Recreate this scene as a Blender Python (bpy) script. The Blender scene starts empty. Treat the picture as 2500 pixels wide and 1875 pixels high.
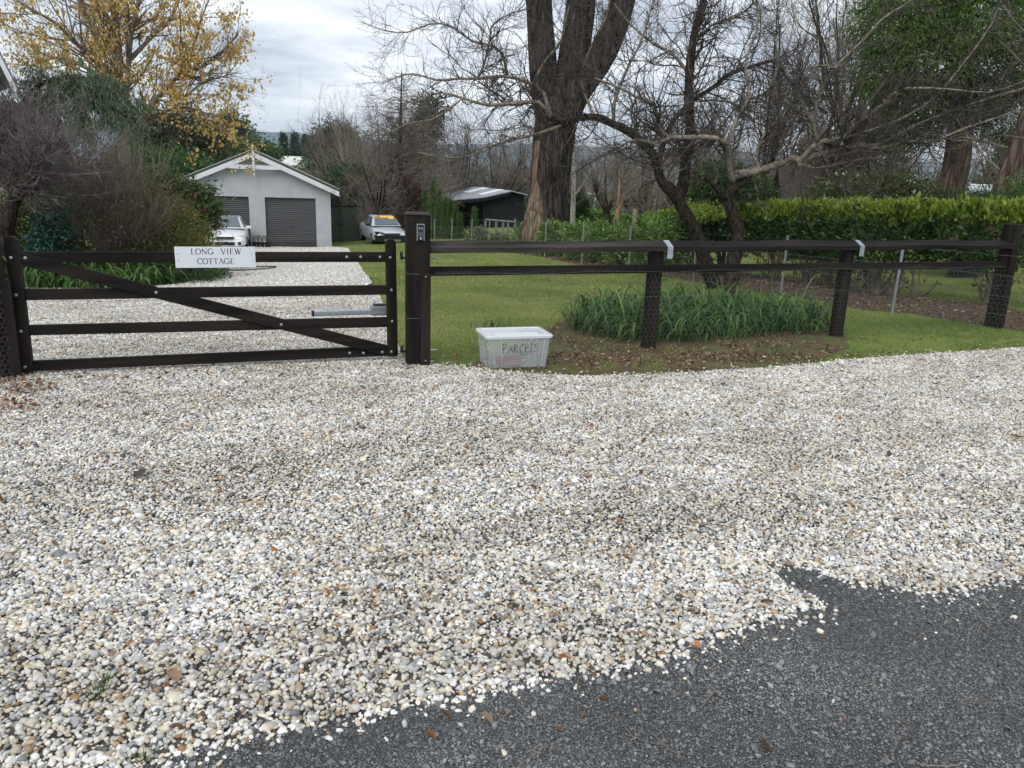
import bpy, bmesh, math, random
import numpy as np
from mathutils import Vector, Matrix
from mathutils.geometry import delaunay_2d_cdt

random.seed(7)
rng = np.random.default_rng(11)
S = bpy.context.scene
COL = S.collection

# ------------------------------------------------------------------ camera
PITCH, ROLL, CAM_H = math.radians(15.0), math.radians(2.0), 1.65
FPX, CX, CY = 1878.0, 1250.0, 937.5
f_ = np.array([0, math.cos(PITCH), -math.sin(PITCH)])
r0_ = np.array([1.0, 0, 0]); u0_ = np.cross(r0_, f_)
r_ = math.cos(ROLL) * r0_ + math.sin(ROLL) * u0_
u_ = -math.sin(ROLL) * r0_ + math.cos(ROLL) * u0_
cd = bpy.data.cameras.new('camera'); cam = bpy.data.objects.new('camera', cd); COL.objects.link(cam)
cd.sensor_width = 36; cd.lens = FPX / 2500 * 36; cd.clip_start = 0.05; cd.clip_end = 20000
m4 = Matrix.Identity(4)
for i in range(3):
    m4[i][0], m4[i][1], m4[i][2] = r_[i], u_[i], -f_[i]
m4[2][3] = CAM_H
cam.matrix_world = m4
S.camera = cam

# ------------------------------------------------------------------ world: overcast sky, soft weak sun
SUN_EL, SUN_AZ = math.radians(48), math.radians(200)
W = bpy.data.worlds.new('World'); S.world = W; W.use_nodes = True
nt = W.node_tree; nt.nodes.clear()
def wn(t, **k):
    n = nt.nodes.new(t)
    for a, b in k.items(): setattr(n, a, b)
    return n
out = wn('ShaderNodeOutputWorld'); bg = wn('ShaderNodeBackground'); bg.inputs[1].default_value = 0.1
sky = wn('ShaderNodeTexSky', sky_type='NISHITA', sun_disc=False, sun_elevation=SUN_EL, sun_rotation=SUN_AZ)
tc = wn('ShaderNodeTexCoord'); sep = wn('ShaderNodeSeparateXYZ')
nt.links.new(tc.outputs['Generated'], sep.inputs[0])
def wmath(op, a, b=None, c=None):
    n = wn('ShaderNodeMath', operation=op)
    for i, v in enumerate((a, b, c)):
        if v is None: continue
        if isinstance(v, (int, float)): n.inputs[i].default_value = v
        else: nt.links.new(v, n.inputs[i])
    return n.outputs[0]
zc = wmath('ADD', wmath('MAXIMUM', sep.outputs[2], 0.0), 0.10)
cmb = wn('ShaderNodeCombineXYZ')
nt.links.new(wmath('DIVIDE', sep.outputs[0], zc), cmb.inputs[0]); nt.links.new(wmath('DIVIDE', sep.outputs[1], zc), cmb.inputs[1])
def wnoise(scale, detail, rough, off, dist=0.0):
    mp = wn('ShaderNodeMapping'); mp.inputs['Location'].default_value = off
    nt.links.new(cmb.outputs[0], mp.inputs[0])
    n = wn('ShaderNodeTexNoise'); n.inputs['Scale'].default_value = scale; n.inputs['Detail'].default_value = detail
    n.inputs['Roughness'].default_value = rough; n.inputs['Distortion'].default_value = dist
    nt.links.new(mp.outputs[0], n.inputs['Vector']); return n.outputs[0]
n1 = wnoise(0.55, 6, 0.55, (3.1, 0.7, 0), 0.4); n2 = wnoise(1.7, 5, 0.55, (1.0, 5.0, 2.0), 0.3)
nn = wmath('ADD', wmath('MULTIPLY', n1, 0.68), wmath('MULTIPLY', n2, 0.32))
rp = wn('ShaderNodeValToRGB'); nt.links.new(nn, rp.inputs[0])
e = rp.color_ramp.elements
e[0].position = 0.40; e[0].color = (4.3, 4.85, 5.7, 1)
e[1].position = 0.59; e[1].color = (10.6, 10.8, 11.0, 1)
x = rp.color_ramp.elements.new(0.49); x.color = (7.0, 7.5, 8.2, 1)
hz = wmath('SMOOTH_MIN', wmath('MULTIPLY', wmath('MAXIMUM', sep.outputs[2], 0.0), 9.0), 1.0, 0.2)
mixh = wn('ShaderNodeMixRGB'); mixh.inputs[1].default_value = (9.4, 9.8, 10.2, 1)
nt.links.new(hz, mixh.inputs[0]); nt.links.new(rp.outputs[0], mixh.inputs[2])
mixs = wn('ShaderNodeMixRGB'); mixs.inputs[0].default_value = 0.90
nt.links.new(sky.outputs[0], mixs.inputs[1]); nt.links.new(mixh.outputs[0], mixs.inputs[2])
nt.links.new(mixs.outputs[0], bg.inputs[0]); nt.links.new(bg.outputs[0], out.inputs[0])
ld = bpy.data.lights.new('sun', 'SUN'); ld.energy = 1.3; ld.angle = math.radians(40); ld.color = (1, 0.97, 0.92)
sun = bpy.data.objects.new('sun', ld); COL.objects.link(sun)
sd = Vector((math.sin(SUN_AZ) * math.cos(SUN_EL), math.cos(SUN_AZ) * math.cos(SUN_EL), math.sin(SUN_EL)))
sun.rotation_euler = sd.to_track_quat('Z', 'Y').to_euler()
S.view_settings.view_transform = 'Standard'; S.view_settings.look = 'None'
S.view_settings.exposure = 0.36; S.view_settings.gamma = 1.0

# ------------------------------------------------------------------ terrain height and picture-to-place helpers
KR = np.array([(-40, .3), (0, 0), (2.5, 0), (7, -.15), (12, -.2), (21, -.62), (30, -1.0), (45, -1.5), (60, -1.95), (100, -3.8), (200, -9), (500, -26), (1500, -60), (3000, -60), (9000, -60)], float)
KL = np.array([(-40, .3), (0, 0), (2.5, 0), (7, -.13), (15, -.5), (25, -1.15), (36, -1.93), (46, -2.3), (60, -2.9), (100, -4.8), (200, -10), (500, -28), (1500, -60), (3000, -60), (9000, -60)], float)
def gz(x, y):
    x = np.asarray(x, float); y = np.asarray(y, float)
    o = np.zeros(np.broadcast(x, y).shape)
    t = np.clip((x + 11) / 11.0, 0, 1); t = t * t * (3 - 2 * t)
    for k in (-1.2, -.4, .4, 1.2):
        a = np.interp(y + k, KR[:, 0], KR[:, 1]); b = np.interp(y + k, KL[:, 0], KL[:, 1])
        o = o + (b * (1 - t) + a * t) / 4
    return o
EYE = np.array([0, 0, CAM_H])
def ray(px, py): return f_ + r_ * (px - CX) / FPX - u_ * (py - CY) / FPX
def at(px, py, Y):
    d = ray(px, py); return EYE + d * Y / d[1]
def proj(p):
    v = np.asarray(p) - EYE; return CX + FPX * v @ r_ / (v @ f_), CY - FPX * v @ u_ / (v @ f_)
def gpt(px, Y, dz=0.0):
    py = 600.0
    for _ in range(5):
        p = at(px, py, Y); p[2] = gz(p[0], Y) + dz; q = proj(p); py = q[1]
    return p
def hit(px, py):
    d = ray(px, py); lo, hi = 0.5, 120.0
    for _ in range(60):
        m = (lo + hi) / 2; p = EYE + d * m / d[1]
        if p[2] > gz(p[0], p[1]): lo = m
        else: hi = m
    return EYE + d * lo / d[1]
def V2(p): return np.array(p[:2])

# ------------------------------------------------------------------ object helpers
def tag(o, label=None, cat=None, group=None, kind=None):
    if label: o['label'] = label
    if cat: o['category'] = cat
    if group: o['group'] = group
    if kind: o['kind'] = kind
    return o
def thing(name, label, cat, loc=(0, 0, 0), rz=0.0, group=None):
    o = bpy.data.objects.new(name, None); COL.objects.link(o); o.empty_display_size = .1
    o.location = Vector(loc); o.rotation_euler = (0, 0, rz)
    return tag(o, label, cat, group)
def base_of(parent):
    return np.array(parent.location) if parent is not None else np.zeros(3)
def mesh_np(name, V, F, mat, parent=None, col=None, smooth=True, rel=False):
    """V (n,3) floats, F list of int arrays (m,k); rel: V are world coords, make them relative to the parent's place"""
    V = np.asarray(V, np.float32)
    if rel and parent is not None: V = V - base_of(parent).astype(np.float32)
    me = bpy.data.meshes.new(name)
    Fs = [np.asarray(a, np.int32) for a in (F if isinstance(F, list) else [F]) if len(a)]
    me.vertices.add(len(V)); me.vertices.foreach_set('co', V.ravel())
    nl = sum(a.size for a in Fs); npoly = sum(len(a) for a in Fs)
    me.loops.add(nl); me.polygons.add(npoly)
    me.loops.foreach_set('vertex_index', np.concatenate([a.ravel() for a in Fs]))
    tot = np.concatenate([np.full(len(a), a.shape[1], np.int32) for a in Fs])
    me.polygons.foreach_set('loop_start', np.concatenate([[0], np.cumsum(tot)[:-1]]).astype(np.int32))
    me.polygons.foreach_set('use_smooth', np.full(npoly, smooth))
    if col is not None:
        c = np.ones((len(V), 4), np.float32); c[:, :3] = col
        ca = me.color_attributes.new('Col', 'FLOAT_COLOR', 'POINT'); ca.data.foreach_set('color', c.ravel())
    me.update(calc_edges=True); me.validate()
    o = bpy.data.objects.new(name, me); COL.objects.link(o); o.data.materials.append(mat)
    if parent is not None: o.parent = parent
    return o
class MB:
    def __init__(s): s.v = []; s.f = []
    def add(s, vs, fs):
        n = len(s.v); s.v += [tuple(map(float, v)) for v in vs]; s.f += [tuple(i + n for i in f) for f in fs]; return s
    def box(s, c, d, rot=None):
        hx, hy, hz = d[0] / 2, d[1] / 2, d[2] / 2
        vs = [Vector((a * hx, b * hy, k * hz)) for a in (-1, 1) for b in (-1, 1) for k in (-1, 1)]
        if rot is not None: vs = [rot @ v for v in vs]
        vs = [v + Vector(c) for v in vs]
        return s.add(vs, [(0, 1, 3, 2), (4, 6, 7, 5), (0, 4, 5, 1), (2, 3, 7, 6), (0, 2, 6, 4), (1, 5, 7, 3)])
    def prism(s, poly, off, dirv):
        """closed polygon of 3-D points moved along dirv"""
        n = len(poly); d = Vector(dirv)
        a = [Vector(p) + Vector(off) for p in poly]; b = [p + d for p in a]
        return s.add(a + b, [tuple(range(n - 1, -1, -1)), tuple(range(n, 2 * n))] + [(i, (i + 1) % n, n + (i + 1) % n, n + i) for i in range(n)])
    def tube(s, pts, r, n=6, cap=True):
        pts = [Vector(p) for p in pts]; rs = r if isinstance(r, (list, tuple)) else [r] * len(pts)
        vs = []
        for i, p in enumerate(pts):
            t = (pts[min(i + 1, len(pts) - 1)] - pts[max(i - 1, 0)]).normalized()
            a = t.cross(Vector((0, 0, 1)) if abs(t.z) < .9 else Vector((1, 0, 0))).normalized(); b = t.cross(a)
            vs += [p + (a * math.cos(k * 2 * math.pi / n) + b * math.sin(k * 2 * math.pi / n)) * rs[i] for k in range(n)]
        fs = [(i * n + k, i * n + (k + 1) % n, (i + 1) * n + (k + 1) % n, (i + 1) * n + k) for i in range(len(pts) - 1) for k in range(n)]
        if cap: fs += [tuple(range(n - 1, -1, -1)), tuple((len(pts) - 1) * n + k for k in range(n))]
        return s.add(vs, fs)
    def lathe(s, c, prof, n=16, axis='z'):
        vs = []
        for (r, h) in prof:
            for k in range(n):
                a = 2 * math.pi * k / n; p = (r * math.cos(a), r * math.sin(a), h)
                if axis == 'y': p = (p[0], p[2], p[1])
                if axis == 'x': p = (p[2], p[0], p[1])
                vs.append(Vector(p) + Vector(c))
        m = len(prof)
        fs = [(i * n + k, i * n + (k + 1) % n, (i + 1) * n + (k + 1) % n, (i + 1) * n + k) for i in range(m - 1) for k in range(n)]
        fs += [tuple(range(n - 1, -1, -1)), tuple((m - 1) * n + k for k in range(n))]
        return s.add(vs, fs)
    def build(s, name, mat, parent=None, bevel=0.0, rel=False, smooth=False, subsurf=0):
        b0 = Vector(base_of(parent)) if rel else Vector((0, 0, 0))
        me = bpy.data.meshes.new(name); me.from_pydata([tuple(Vector(v) - b0) for v in s.v], [], s.f)
        bm = bmesh.new(); bm.from_mesh(me); bmesh.ops.recalc_face_normals(bm, faces=bm.faces)
        bm.to_mesh(me); bm.free()
        if smooth:
            for p in me.polygons: p.use_smooth = True
        me.materials.append(mat); o = bpy.data.objects.new(name, me); COL.objects.link(o)
        if parent is not None: o.parent = parent
        if bevel:
            mo = o.modifiers.new('bevel', 'BEVEL'); mo.width = bevel; mo.segments = 2; mo.limit_method = 'ANGLE'
        if subsurf:
            mo = o.modifiers.new('sub', 'SUBSURF'); mo.levels = mo.render_levels = subsurf
        return o
def copy_tree(o, parent=None):
    c = o.copy(); COL.objects.link(c); c.parent = parent
    for ch in list(o.children): copy_tree(ch, c)
    return c

# ------------------------------------------------------------------ materials
def mat(name, col, rough=0.75, col2=None, scale=6.0, stretch=(1, 1, 1), bump=0.0, bscale=None, metal=0.0, spec=0.4, detail=6, attr=False, lo=.35, hi=.65, transl=0.0, coat=0.0):
    m = bpy.data.materials.new(name); m.use_nodes = True; t = m.node_tree; L = t.links
    p = t.nodes['Principled BSDF']; p.inputs['Roughness'].default_value = rough; p.inputs['Metallic'].default_value = metal
    p.inputs['Specular IOR Level'].default_value = spec; p.inputs['Base Color'].default_value = (*col, 1)
    p.inputs['Coat Weight'].default_value = coat
    if bump or col2 is not None:
        tcn = t.nodes.new('ShaderNodeTexCoord'); mp = t.nodes.new('ShaderNodeMapping'); mp.inputs['Scale'].default_value = stretch
        L.new(tcn.outputs['Object'], mp.inputs[0])
    cs = None
    if col2 is not None:
        nz = t.nodes.new('ShaderNodeTexNoise'); nz.inputs['Scale'].default_value = scale; nz.inputs['Detail'].default_value = detail
        L.new(mp.outputs[0], nz.inputs['Vector'])
        cr = t.nodes.new('ShaderNodeValToRGB'); cr.color_ramp.elements[0].position = lo; cr.color_ramp.elements[1].position = hi
        cr.color_ramp.elements[0].color = (*col, 1); cr.color_ramp.elements[1].color = (*col2, 1)
        L.new(nz.outputs[0], cr.inputs[0]); cs = cr.outputs[0]
    if attr:
        an = t.nodes.new('ShaderNodeAttribute'); an.attribute_name = 'Col'
        if cs is None: cs = an.outputs['Color']
        else:
            mx = t.nodes.new('ShaderNodeMixRGB'); mx.blend_type = 'MULTIPLY'; mx.inputs[0].default_value = 1
            L.new(an.outputs['Color'], mx.inputs[1]); L.new(cs, mx.inputs[2]); cs = mx.outputs[0]
    if cs is not None: L.new(cs, p.inputs['Base Color'])
    if bump:
        nb = t.nodes.new('ShaderNodeTexNoise'); nb.inputs['Scale'].default_value = bscale or scale * 3; nb.inputs['Detail'].default_value = 6
        L.new(mp.outputs[0], nb.inputs['Vector'])
        bn = t.nodes.new('ShaderNodeBump'); bn.inputs['Strength'].default_value = 1.0; bn.inputs['Distance'].default_value = bump
        L.new(nb.outputs[0], bn.inputs['Height']); L.new(bn.outputs[0], p.inputs['Normal'])
    if transl:
        tr = t.nodes.new('ShaderNodeBsdfTranslucent'); ms = t.nodes.new('ShaderNodeMixShader'); ms.inputs[0].default_value = transl
        if cs is not None: L.new(cs, tr.inputs[0])
        else: tr.inputs[0].default_value = (*col, 1)
        L.new(p.outputs[0], ms.inputs[1]); L.new(tr.outputs[0], ms.inputs[2])
        L.new(ms.outputs[0], t.nodes['Material Output'].inputs[0])
    return m
def bark(name, c1, c2, scale=8, depth=.02, zs=.25):
    m = mat(name, c1, .95, c2, scale, (1, 1, zs), spec=.08)
    t = m.node_tree; L = t.links
    mp = [n for n in t.nodes if n.type == 'MAPPING'][0]; p = t.nodes['Principled BSDF']
    v = t.nodes.new('ShaderNodeTexVoronoi'); v.feature = 'DISTANCE_TO_EDGE'; v.inputs['Scale'].default_value = scale * 1.4
    nz = t.nodes.new('ShaderNodeTexNoise'); nz.inputs['Scale'].default_value = scale; nz.inputs['Detail'].default_value = 5
    mx = t.nodes.new('ShaderNodeMixRGB'); mx.inputs[0].default_value = .12
    L.new(mp.outputs[0], nz.inputs[0]); L.new(mp.outputs[0], mx.inputs[1]); L.new(nz.outputs['Color'], mx.inputs[2]); L.new(mx.outputs[0], v.inputs['Vector'])
    ad = t.nodes.new('ShaderNodeMath'); ad.operation = 'ADD'; L.new(v.outputs[0], ad.inputs[0]); L.new(nz.outputs[0], ad.inputs[1])
    mr = t.nodes.new('ShaderNodeMapRange'); mr.inputs[1].default_value = 0; mr.inputs[2].default_value = .22; mr.inputs[3].default_value = .35; mr.inputs[4].default_value = 1.05; L.new(v.outputs[0], mr.inputs[0])
    mm = t.nodes.new('ShaderNodeMixRGB'); mm.blend_type = 'MULTIPLY'; mm.inputs[0].default_value = 1; L.new(p.inputs['Base Color'].links[0].from_socket, mm.inputs[1]); L.new(mr.outputs[0], mm.inputs[2]); L.new(mm.outputs[0], p.inputs['Base Color'])
    b = t.nodes.new('ShaderNodeBump'); b.inputs['Distance'].default_value = depth; b.inputs['Strength'].default_value = 1
    L.new(ad.outputs[0], b.inputs['Height']); L.new(b.outputs[0], p.inputs['Normal'])
    return m
M = {}
M['wood'] = mat('dark_stained_wood', (.006, .005, .0045), .7, (.026, .020, .017), 14, (1, 1, .06), .004, 30, spec=.16)
M['wood_h'] = mat('dark_stained_rail', (.006, .005, .0045), .7, (.024, .019, .016), 14, (.06, 1, 1), .003, 30, spec=.16)
M['wood_w'] = mat('weathered_rail_wood', (.013, .011, .010), .75, (.058, .050, .043), 14, (.06, 1, 1), .004, 30, spec=.2)
M['zinc'] = mat('galvanised_steel', (.55, .58, .60), .42, (.40, .43, .45), 14, metal=.75, spec=.5)
M['post_steel'] = mat('dull_post_steel', (.22, .235, .24), .6, (.30, .315, .32), 9, metal=.3)
M['wire'] = mat('galvanised_wire', (.16, .165, .16), .55, metal=.3)
M['bolt'] = mat('bolt_steel', (.45, .45, .46), .4, metal=.8)
M['white_sign'] = mat('white_enamel', (.74, .76, .80), .35, (.70, .72, .76), 4)
M['ink'] = mat('black_lettering', (.012, .012, .014), .5)
M['alu'] = mat('brushed_aluminium', (.62, .66, .70), .35, (.52, .55, .58), 10, metal=.6)
M['black_plastic'] = mat('black_plastic', (.012, .012, .014), .35)
M['black_rubber'] = mat('black_rubber', (.014, .014, .015), .7)
M['grey_plastic'] = mat('grey_plastic', (.34, .36, .38), .45)
M['render_wall'] = mat('pale_grey_render', (.42, .44, .47), .9, (.47, .49, .52), 2.2, bump=.004, bscale=60, spec=.2)
M['white_paint'] = mat('white_trim_paint', (.72, .74, .77), .5, (.66, .68, .71), 3)
M['roof_dark'] = mat('dark_roof_steel', (.045, .052, .048), .55, (.065, .072, .066), 3)
M['roof_gutter'] = mat('pale_roof_edge', (.42, .44, .43), .5)
M['roller'] = mat('charcoal_roller_door', (.055, .058, .062), .45, (.07, .073, .078), 2, (.3, 1, 3))
M['green_steel'] = mat('dull_green_steel', (.050, .072, .052), .6, (.066, .092, .066), 3, (1, 1, .3))
M['shed_black'] = mat('black_shed_steel', (.008, .009, .011), .6, (.013, .014, .017), 3, spec=.2)
M['shed_roof'] = mat('grey_shed_roof', (.27, .28, .31), .45, (.33, .34, .37), 1.5)
M['skylight'] = mat('white_skylight', (.80, .83, .85), .4)
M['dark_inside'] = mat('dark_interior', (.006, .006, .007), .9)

# ------------------------------------------------------------------ ground materials
def lawn_material():
    m = mat('lawn', (.150, .195, .055), .95, (.250, .275, .100), 1.3, bump=.02, bscale=45, spec=.1)
    t = m.node_tree; L = t.links; p = t.nodes['Principled BSDF']; src = p.inputs['Base Color'].links[0].from_socket
    mp = [n for n in t.nodes if n.type == 'MAPPING'][0]
    nz = t.nodes.new('ShaderNodeTexNoise'); nz.inputs['Scale'].default_value = 40; nz.inputs['Detail'].default_value = 4; L.new(mp.outputs[0], nz.inputs[0])
    cr = t.nodes.new('ShaderNodeValToRGB'); cr.color_ramp.elements[0].position = .3; cr.color_ramp.elements[1].position = .75
    cr.color_ramp.elements[0].color = (.45, .5, .45, 1); cr.color_ramp.elements[1].color = (1.35, 1.25, 1.1, 1)
    L.new(nz.outputs[0], cr.inputs[0])
    mx = t.nodes.new('ShaderNodeMixRGB'); mx.blend_type = 'MULTIPLY'; mx.inputs[0].default_value = 1
    L.new(src, mx.inputs[1]); L.new(cr.outputs[0], mx.inputs[2]); L.new(mx.outputs[0], p.inputs['Base Color'])
    return m
def stones_material(name, scale, ramp, edge_dark, depth):
    """random coloured cells with dark joints between them"""
    m = bpy.data.materials.new(name); m.use_nodes = True; t = m.node_tree; L = t.links; p = t.nodes['Principled BSDF']
    p.inputs['Roughness'].default_value = .8; p.inputs['Specular IOR Level'].default_value = .25
    tcn = t.nodes.new('ShaderNodeTexCoord')
    v = t.nodes.new('ShaderNodeTexVoronoi'); v.inputs['Scale'].default_value = scale; L.new(tcn.outputs['Object'], v.inputs['Vector'])
    v2 = t.nodes.new('ShaderNodeTexVoronoi'); v2.feature = 'DISTANCE_TO_EDGE'; v2.inputs['Scale'].default_value = scale; L.new(tcn.outputs['Object'], v2.inputs['Vector'])
    sp = t.nodes.new('ShaderNodeSeparateColor'); L.new(v.outputs['Color'], sp.inputs[0])
    cr = t.nodes.new('ShaderNodeValToRGB'); cr.color_ramp.interpolation = 'CONSTANT'
    els = cr.color_ramp.elements
    els[0].position = 0; els[0].color = (*ramp[0][1], 1); els[1].position = ramp[1][0]; els[1].color = (*ramp[1][1], 1)
    for q, c in ramp[2:]:
        k = els.new(q); k.color = (*c, 1)
    L.new(sp.outputs[0], cr.inputs[0])
    ed = t.nodes.new('ShaderNodeMapRange'); ed.inputs[1].default_value = 0; ed.inputs[2].default_value = .22; ed.inputs[3].default_value = edge_dark; ed.inputs[4].default_value = 1
    L.new(v2.outputs[0], ed.inputs[0])
    nz = t.nodes.new('ShaderNodeTexNoise'); nz.inputs['Scale'].default_value = .9; nz.inputs['Detail'].default_value = 5; L.new(tcn.outputs['Object'], nz.inputs[0])
    mr = t.nodes.new('ShaderNodeMapRange'); mr.inputs[1].default_value = .3; mr.inputs[2].default_value = .7; mr.inputs[3].default_value = .8; mr.inputs[4].default_value = 1.08; L.new(nz.outputs[0], mr.inputs[0])
    mu = t.nodes.new('ShaderNodeMath'); mu.operation = 'MULTIPLY'; L.new(ed.outputs[0], mu.inputs[0]); L.new(mr.outputs[0], mu.inputs[1])
    mx = t.nodes.new('ShaderNodeMixRGB'); mx.blend_type = 'MULTIPLY'; mx.inputs[0].default_value = 1
    L.new(cr.outputs[0], mx.inputs[1]); L.new(mu.outputs[0], mx.inputs[2]); L.new(mx.outputs[0], p.inputs['Base Color'])
    b = t.nodes.new('ShaderNodeBump'); b.inputs['Distance'].default_value = depth; L.new(ed.outputs[0], b.inputs['Height']); L.new(b.outputs[0], p.inputs['Normal'])
    return m
M['lawn'] = lawn_material()
M['drive'] = stones_material('pale_gravel', 40, [(0, (.80, .77, .71)), (.3, (.70, .66, .60)), (.5, (.84, .82, .78)), (.72, (.46, .44, .42)), (.86, (.55, .46, .35)), (.95, (.22, .20, .18))], .5, .008)
M['fines'] = mat('gravel_fines', (.050, .044, .036), .95, (.115, .10, .082), 9, bump=.01, bscale=70, spec=.1)
M['road'] = stones_material('crushed_blue_metal', 105, [(0, (.105, .109, .110)), (.35, (.14, .144, .145)), (.6, (.085, .088, .089)), (.8, (.18, .182, .18)), (.96, (.24, .24, .23))], .4, .004)
M['soil'] = mat('bare_soil', (.105, .078, .052), .95, (.125, .118, .055), 2.6, bump=.02, bscale=40, spec=.1, lo=.42, hi=.62)
M['mulch'] = mat('bark_mulch', (.090, .064, .046), .95, (.155, .115, .088), 16, bump=.03, bscale=50, spec=.1)
M['stone'] = mat('pebble', (1, 1, 1), .55, (.84, .84, .84), 60, attr=True, spec=.35)
M['stone_road'] = mat('road_stone', (1, 1, 1), .6, attr=True, spec=.35)
M['blade'] = mat('grass_blade', (1, 1, 1), .7, attr=True, transl=.3, spec=.25)
M['litter'] = mat('dead_leaf', (1, 1, 1), .8, attr=True, transl=.1, spec=.2)

# ------------------------------------------------------------------ ground sheets
def inside(poly, X, Y):
    poly = np.asarray(poly); r = np.zeros(len(X), bool); n = len(poly); j = n - 1
    for i in range(n):
        xi, yi = poly[i]; xj, yj = poly[j]
        c = ((yi > Y) != (yj > Y)) & (X < (xj - xi) * (Y - yi) / (yj - yi + 1e-12) + xi)
        r ^= c; j = i
    return r
def densify(poly, res, jit=0.0):
    o = []
    for a, b in zip(poly, poly[1:] + poly[:1]):
        a = np.array(a, float); b = np.array(b, float); n = max(1, int(np.linalg.norm(b - a) / res))
        for k in range(n):
            o.append(a + (b - a) * k / n + (rng.normal(0, jit, 2) if k else 0))
    return o
def sheet(name, poly, res, dz, m, jit=0.0, kind='structure', label=None):
    bd = densify(poly, res, jit); P = np.array(bd)
    x0, y0 = P.min(0); x1, y1 = P.max(0)
    gx, gy = np.meshgrid(np.arange(x0, x1, res), np.arange(y0, y1, res)); gx = gx.ravel() + rng.uniform(-.2, .2, gx.size) * res; gy = gy.ravel()
    k = inside(P, gx, gy); pts = [Vector(p) for p in bd] + [Vector((a, b)) for a, b in zip(gx[k], gy[k])]
    n = len(bd)
    vs, _, fs, *_ = delaunay_2d_cdt(pts, [(i, (i + 1) % n) for i in range(n)], [], 1, 1e-5)
    vs = np.array([tuple(v) for v in vs]); z = gz(vs[:, 0], vs[:, 1]) + dz
    tri = np.array([f for f in fs if len(f) == 3])
    a, b, c = (vs[tri[:, i]] for i in range(3))
    ar = (b[:, 0] - a[:, 0]) * (c[:, 1] - a[:, 1]) - (b[:, 1] - a[:, 1]) * (c[:, 0] - a[:, 0])
    tri[ar < 0] = tri[ar < 0][:, ::-1]
    return tag(mesh_np(name, np.column_stack([vs, z]), [tri], m), label, None, None, kind)
def H(*pp): return [tuple(V2(hit(*p))) for p in pp]

# the ground: one sheet to the horizon
gxs = np.unique(np.concatenate([np.arange(-30, 30.1, .6), np.geomspace(30, 9000, 60), -np.geomspace(30, 9000, 60)]))
gys = np.unique(np.concatenate([np.arange(-12, 70, .6), np.geomspace(70, 9000, 70), -np.geomspace(12, 400, 12)]))
GX, GY = np.meshgrid(gxs, gys); nx, ny = len(gxs), len(gys)
idx = np.arange(nx * ny).reshape(ny, nx)
quads = np.stack([idx[:-1, :-1], idx[:-1, 1:], idx[1:, 1:], idx[1:, :-1]], -1).reshape(-1, 4)
tag(mesh_np('ground', np.column_stack([GX.ravel(), GY.ravel(), gz(GX, GY).ravel()]), [quads], M['lawn']), kind='structure')

ROAD_EDGE = H((250, 1905), (378, 1858), (430, 1826), (515, 1812), (620, 1795), (746, 1769), (880, 1742), (1017, 1718), (1120, 1697), (1220, 1672), (1350, 1655), (1500, 1637), (1608, 1607),
              (1690, 1571), (1780, 1540), (1898, 1512), (1970, 1484), (1975, 1462), (1930, 1445), (1884, 1417), (1862, 1395), (1884, 1377), (1929, 1368), (1997, 1390), (2065, 1422), (2178, 1434), (2291, 1448), (2381, 1432), (2500, 1413))
FRONT_EDGE = H((985, 878), (1049, 890), (1142, 898), (1193, 905), (1300, 914), (1408, 920), (1520, 918), (1625, 914), (1770, 905), (1915, 896), (2053, 881), (2211, 869), (2350, 860), (2500, 849))
DRIVE_R = H((975, 850), (955, 790), (911, 692), (884, 658), (858, 620)) + [tuple(V2(gpt(850, 36.6))), tuple(V2(gpt(812, 38.8)))]
DRIVE_L = [tuple(V2(gpt(455, 36.9))), tuple(V2(gpt(470, 30)))] + H((530, 662), (500, 682), (418, 696), (300, 705), (60, 708), (-150, 712))
g_l = [(-7.5, 6.2), (-9, 5.0)]
GRAVEL = [(-9, -1.0)] + [(-3.0, 1.2)] + ROAD_EDGE + [(8.5, 4.9), (12.5, 8.6), (11.5, 11.4)] + FRONT_EDGE[::-1] + DRIVE_R + DRIVE_L + g_l
ROAD = [(-3.0, 1.2)] + ROAD_EDGE + [(8.5, 4.9), (16, 9), (18, -8), (-20, -9), (-9, -1.0)]
GARAGE_FRONT = [tuple(V2(gpt(846, 36))), tuple(V2(gpt(480, 36.5)))]
NEAR_G = [p for p in GRAVEL]
sheet('driveway', GRAVEL, .3, .004, M['fines'], .012)
far_d = [p for p in DRIVE_R if p[1] > 12.3] + [p for p in DRIVE_L if p[1] > 12.3]
sheet('far_driveway', [(DRIVE_R[2][0] - .25, 12.3)] + far_d + [(DRIVE_L[-1][0], 12.3)], .3, .010, M['drive'], .01)
sheet('road', ROAD, .3, .002, M['road'], .01)
SOIL = H((1120, 903), (1170, 880), (1340, 800), (1400, 770), (1560, 745), (1750, 735), (1950, 760), (2050, 795), (2075, 850), (1990, 884), (1915, 894), (1770, 903), (1625, 911), (1408, 917), (1300, 911), (1193, 902))
sheet('soil', SOIL, .2, .006, M['soil'], .03)
MULCH = H((1270, 617), (1420, 648), (1560, 665), (1700, 688), (1800, 703), (1895, 719), (2021, 737), (2085, 754), (2211, 765), (2401, 795), (2520, 812)) + H((2520, 765), (2400, 742), (2240, 728), (2129, 715), (1942, 684), (1780, 662), (1600, 640), (1420, 622), (1270, 606))
sheet('mulch', MULCH, .3, .004, M['mulch'], .04)
BED = H((-300, 716), (60, 706), (300, 703), (418, 695), (500, 681), (528, 662)) + [tuple(V2(gpt(505, 22))), tuple(V2(gpt(470, 27))), (-14, 24), (-12, 9)]
sheet('garden_bed', BED, .4, .007, M['mulch'], .04)

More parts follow.
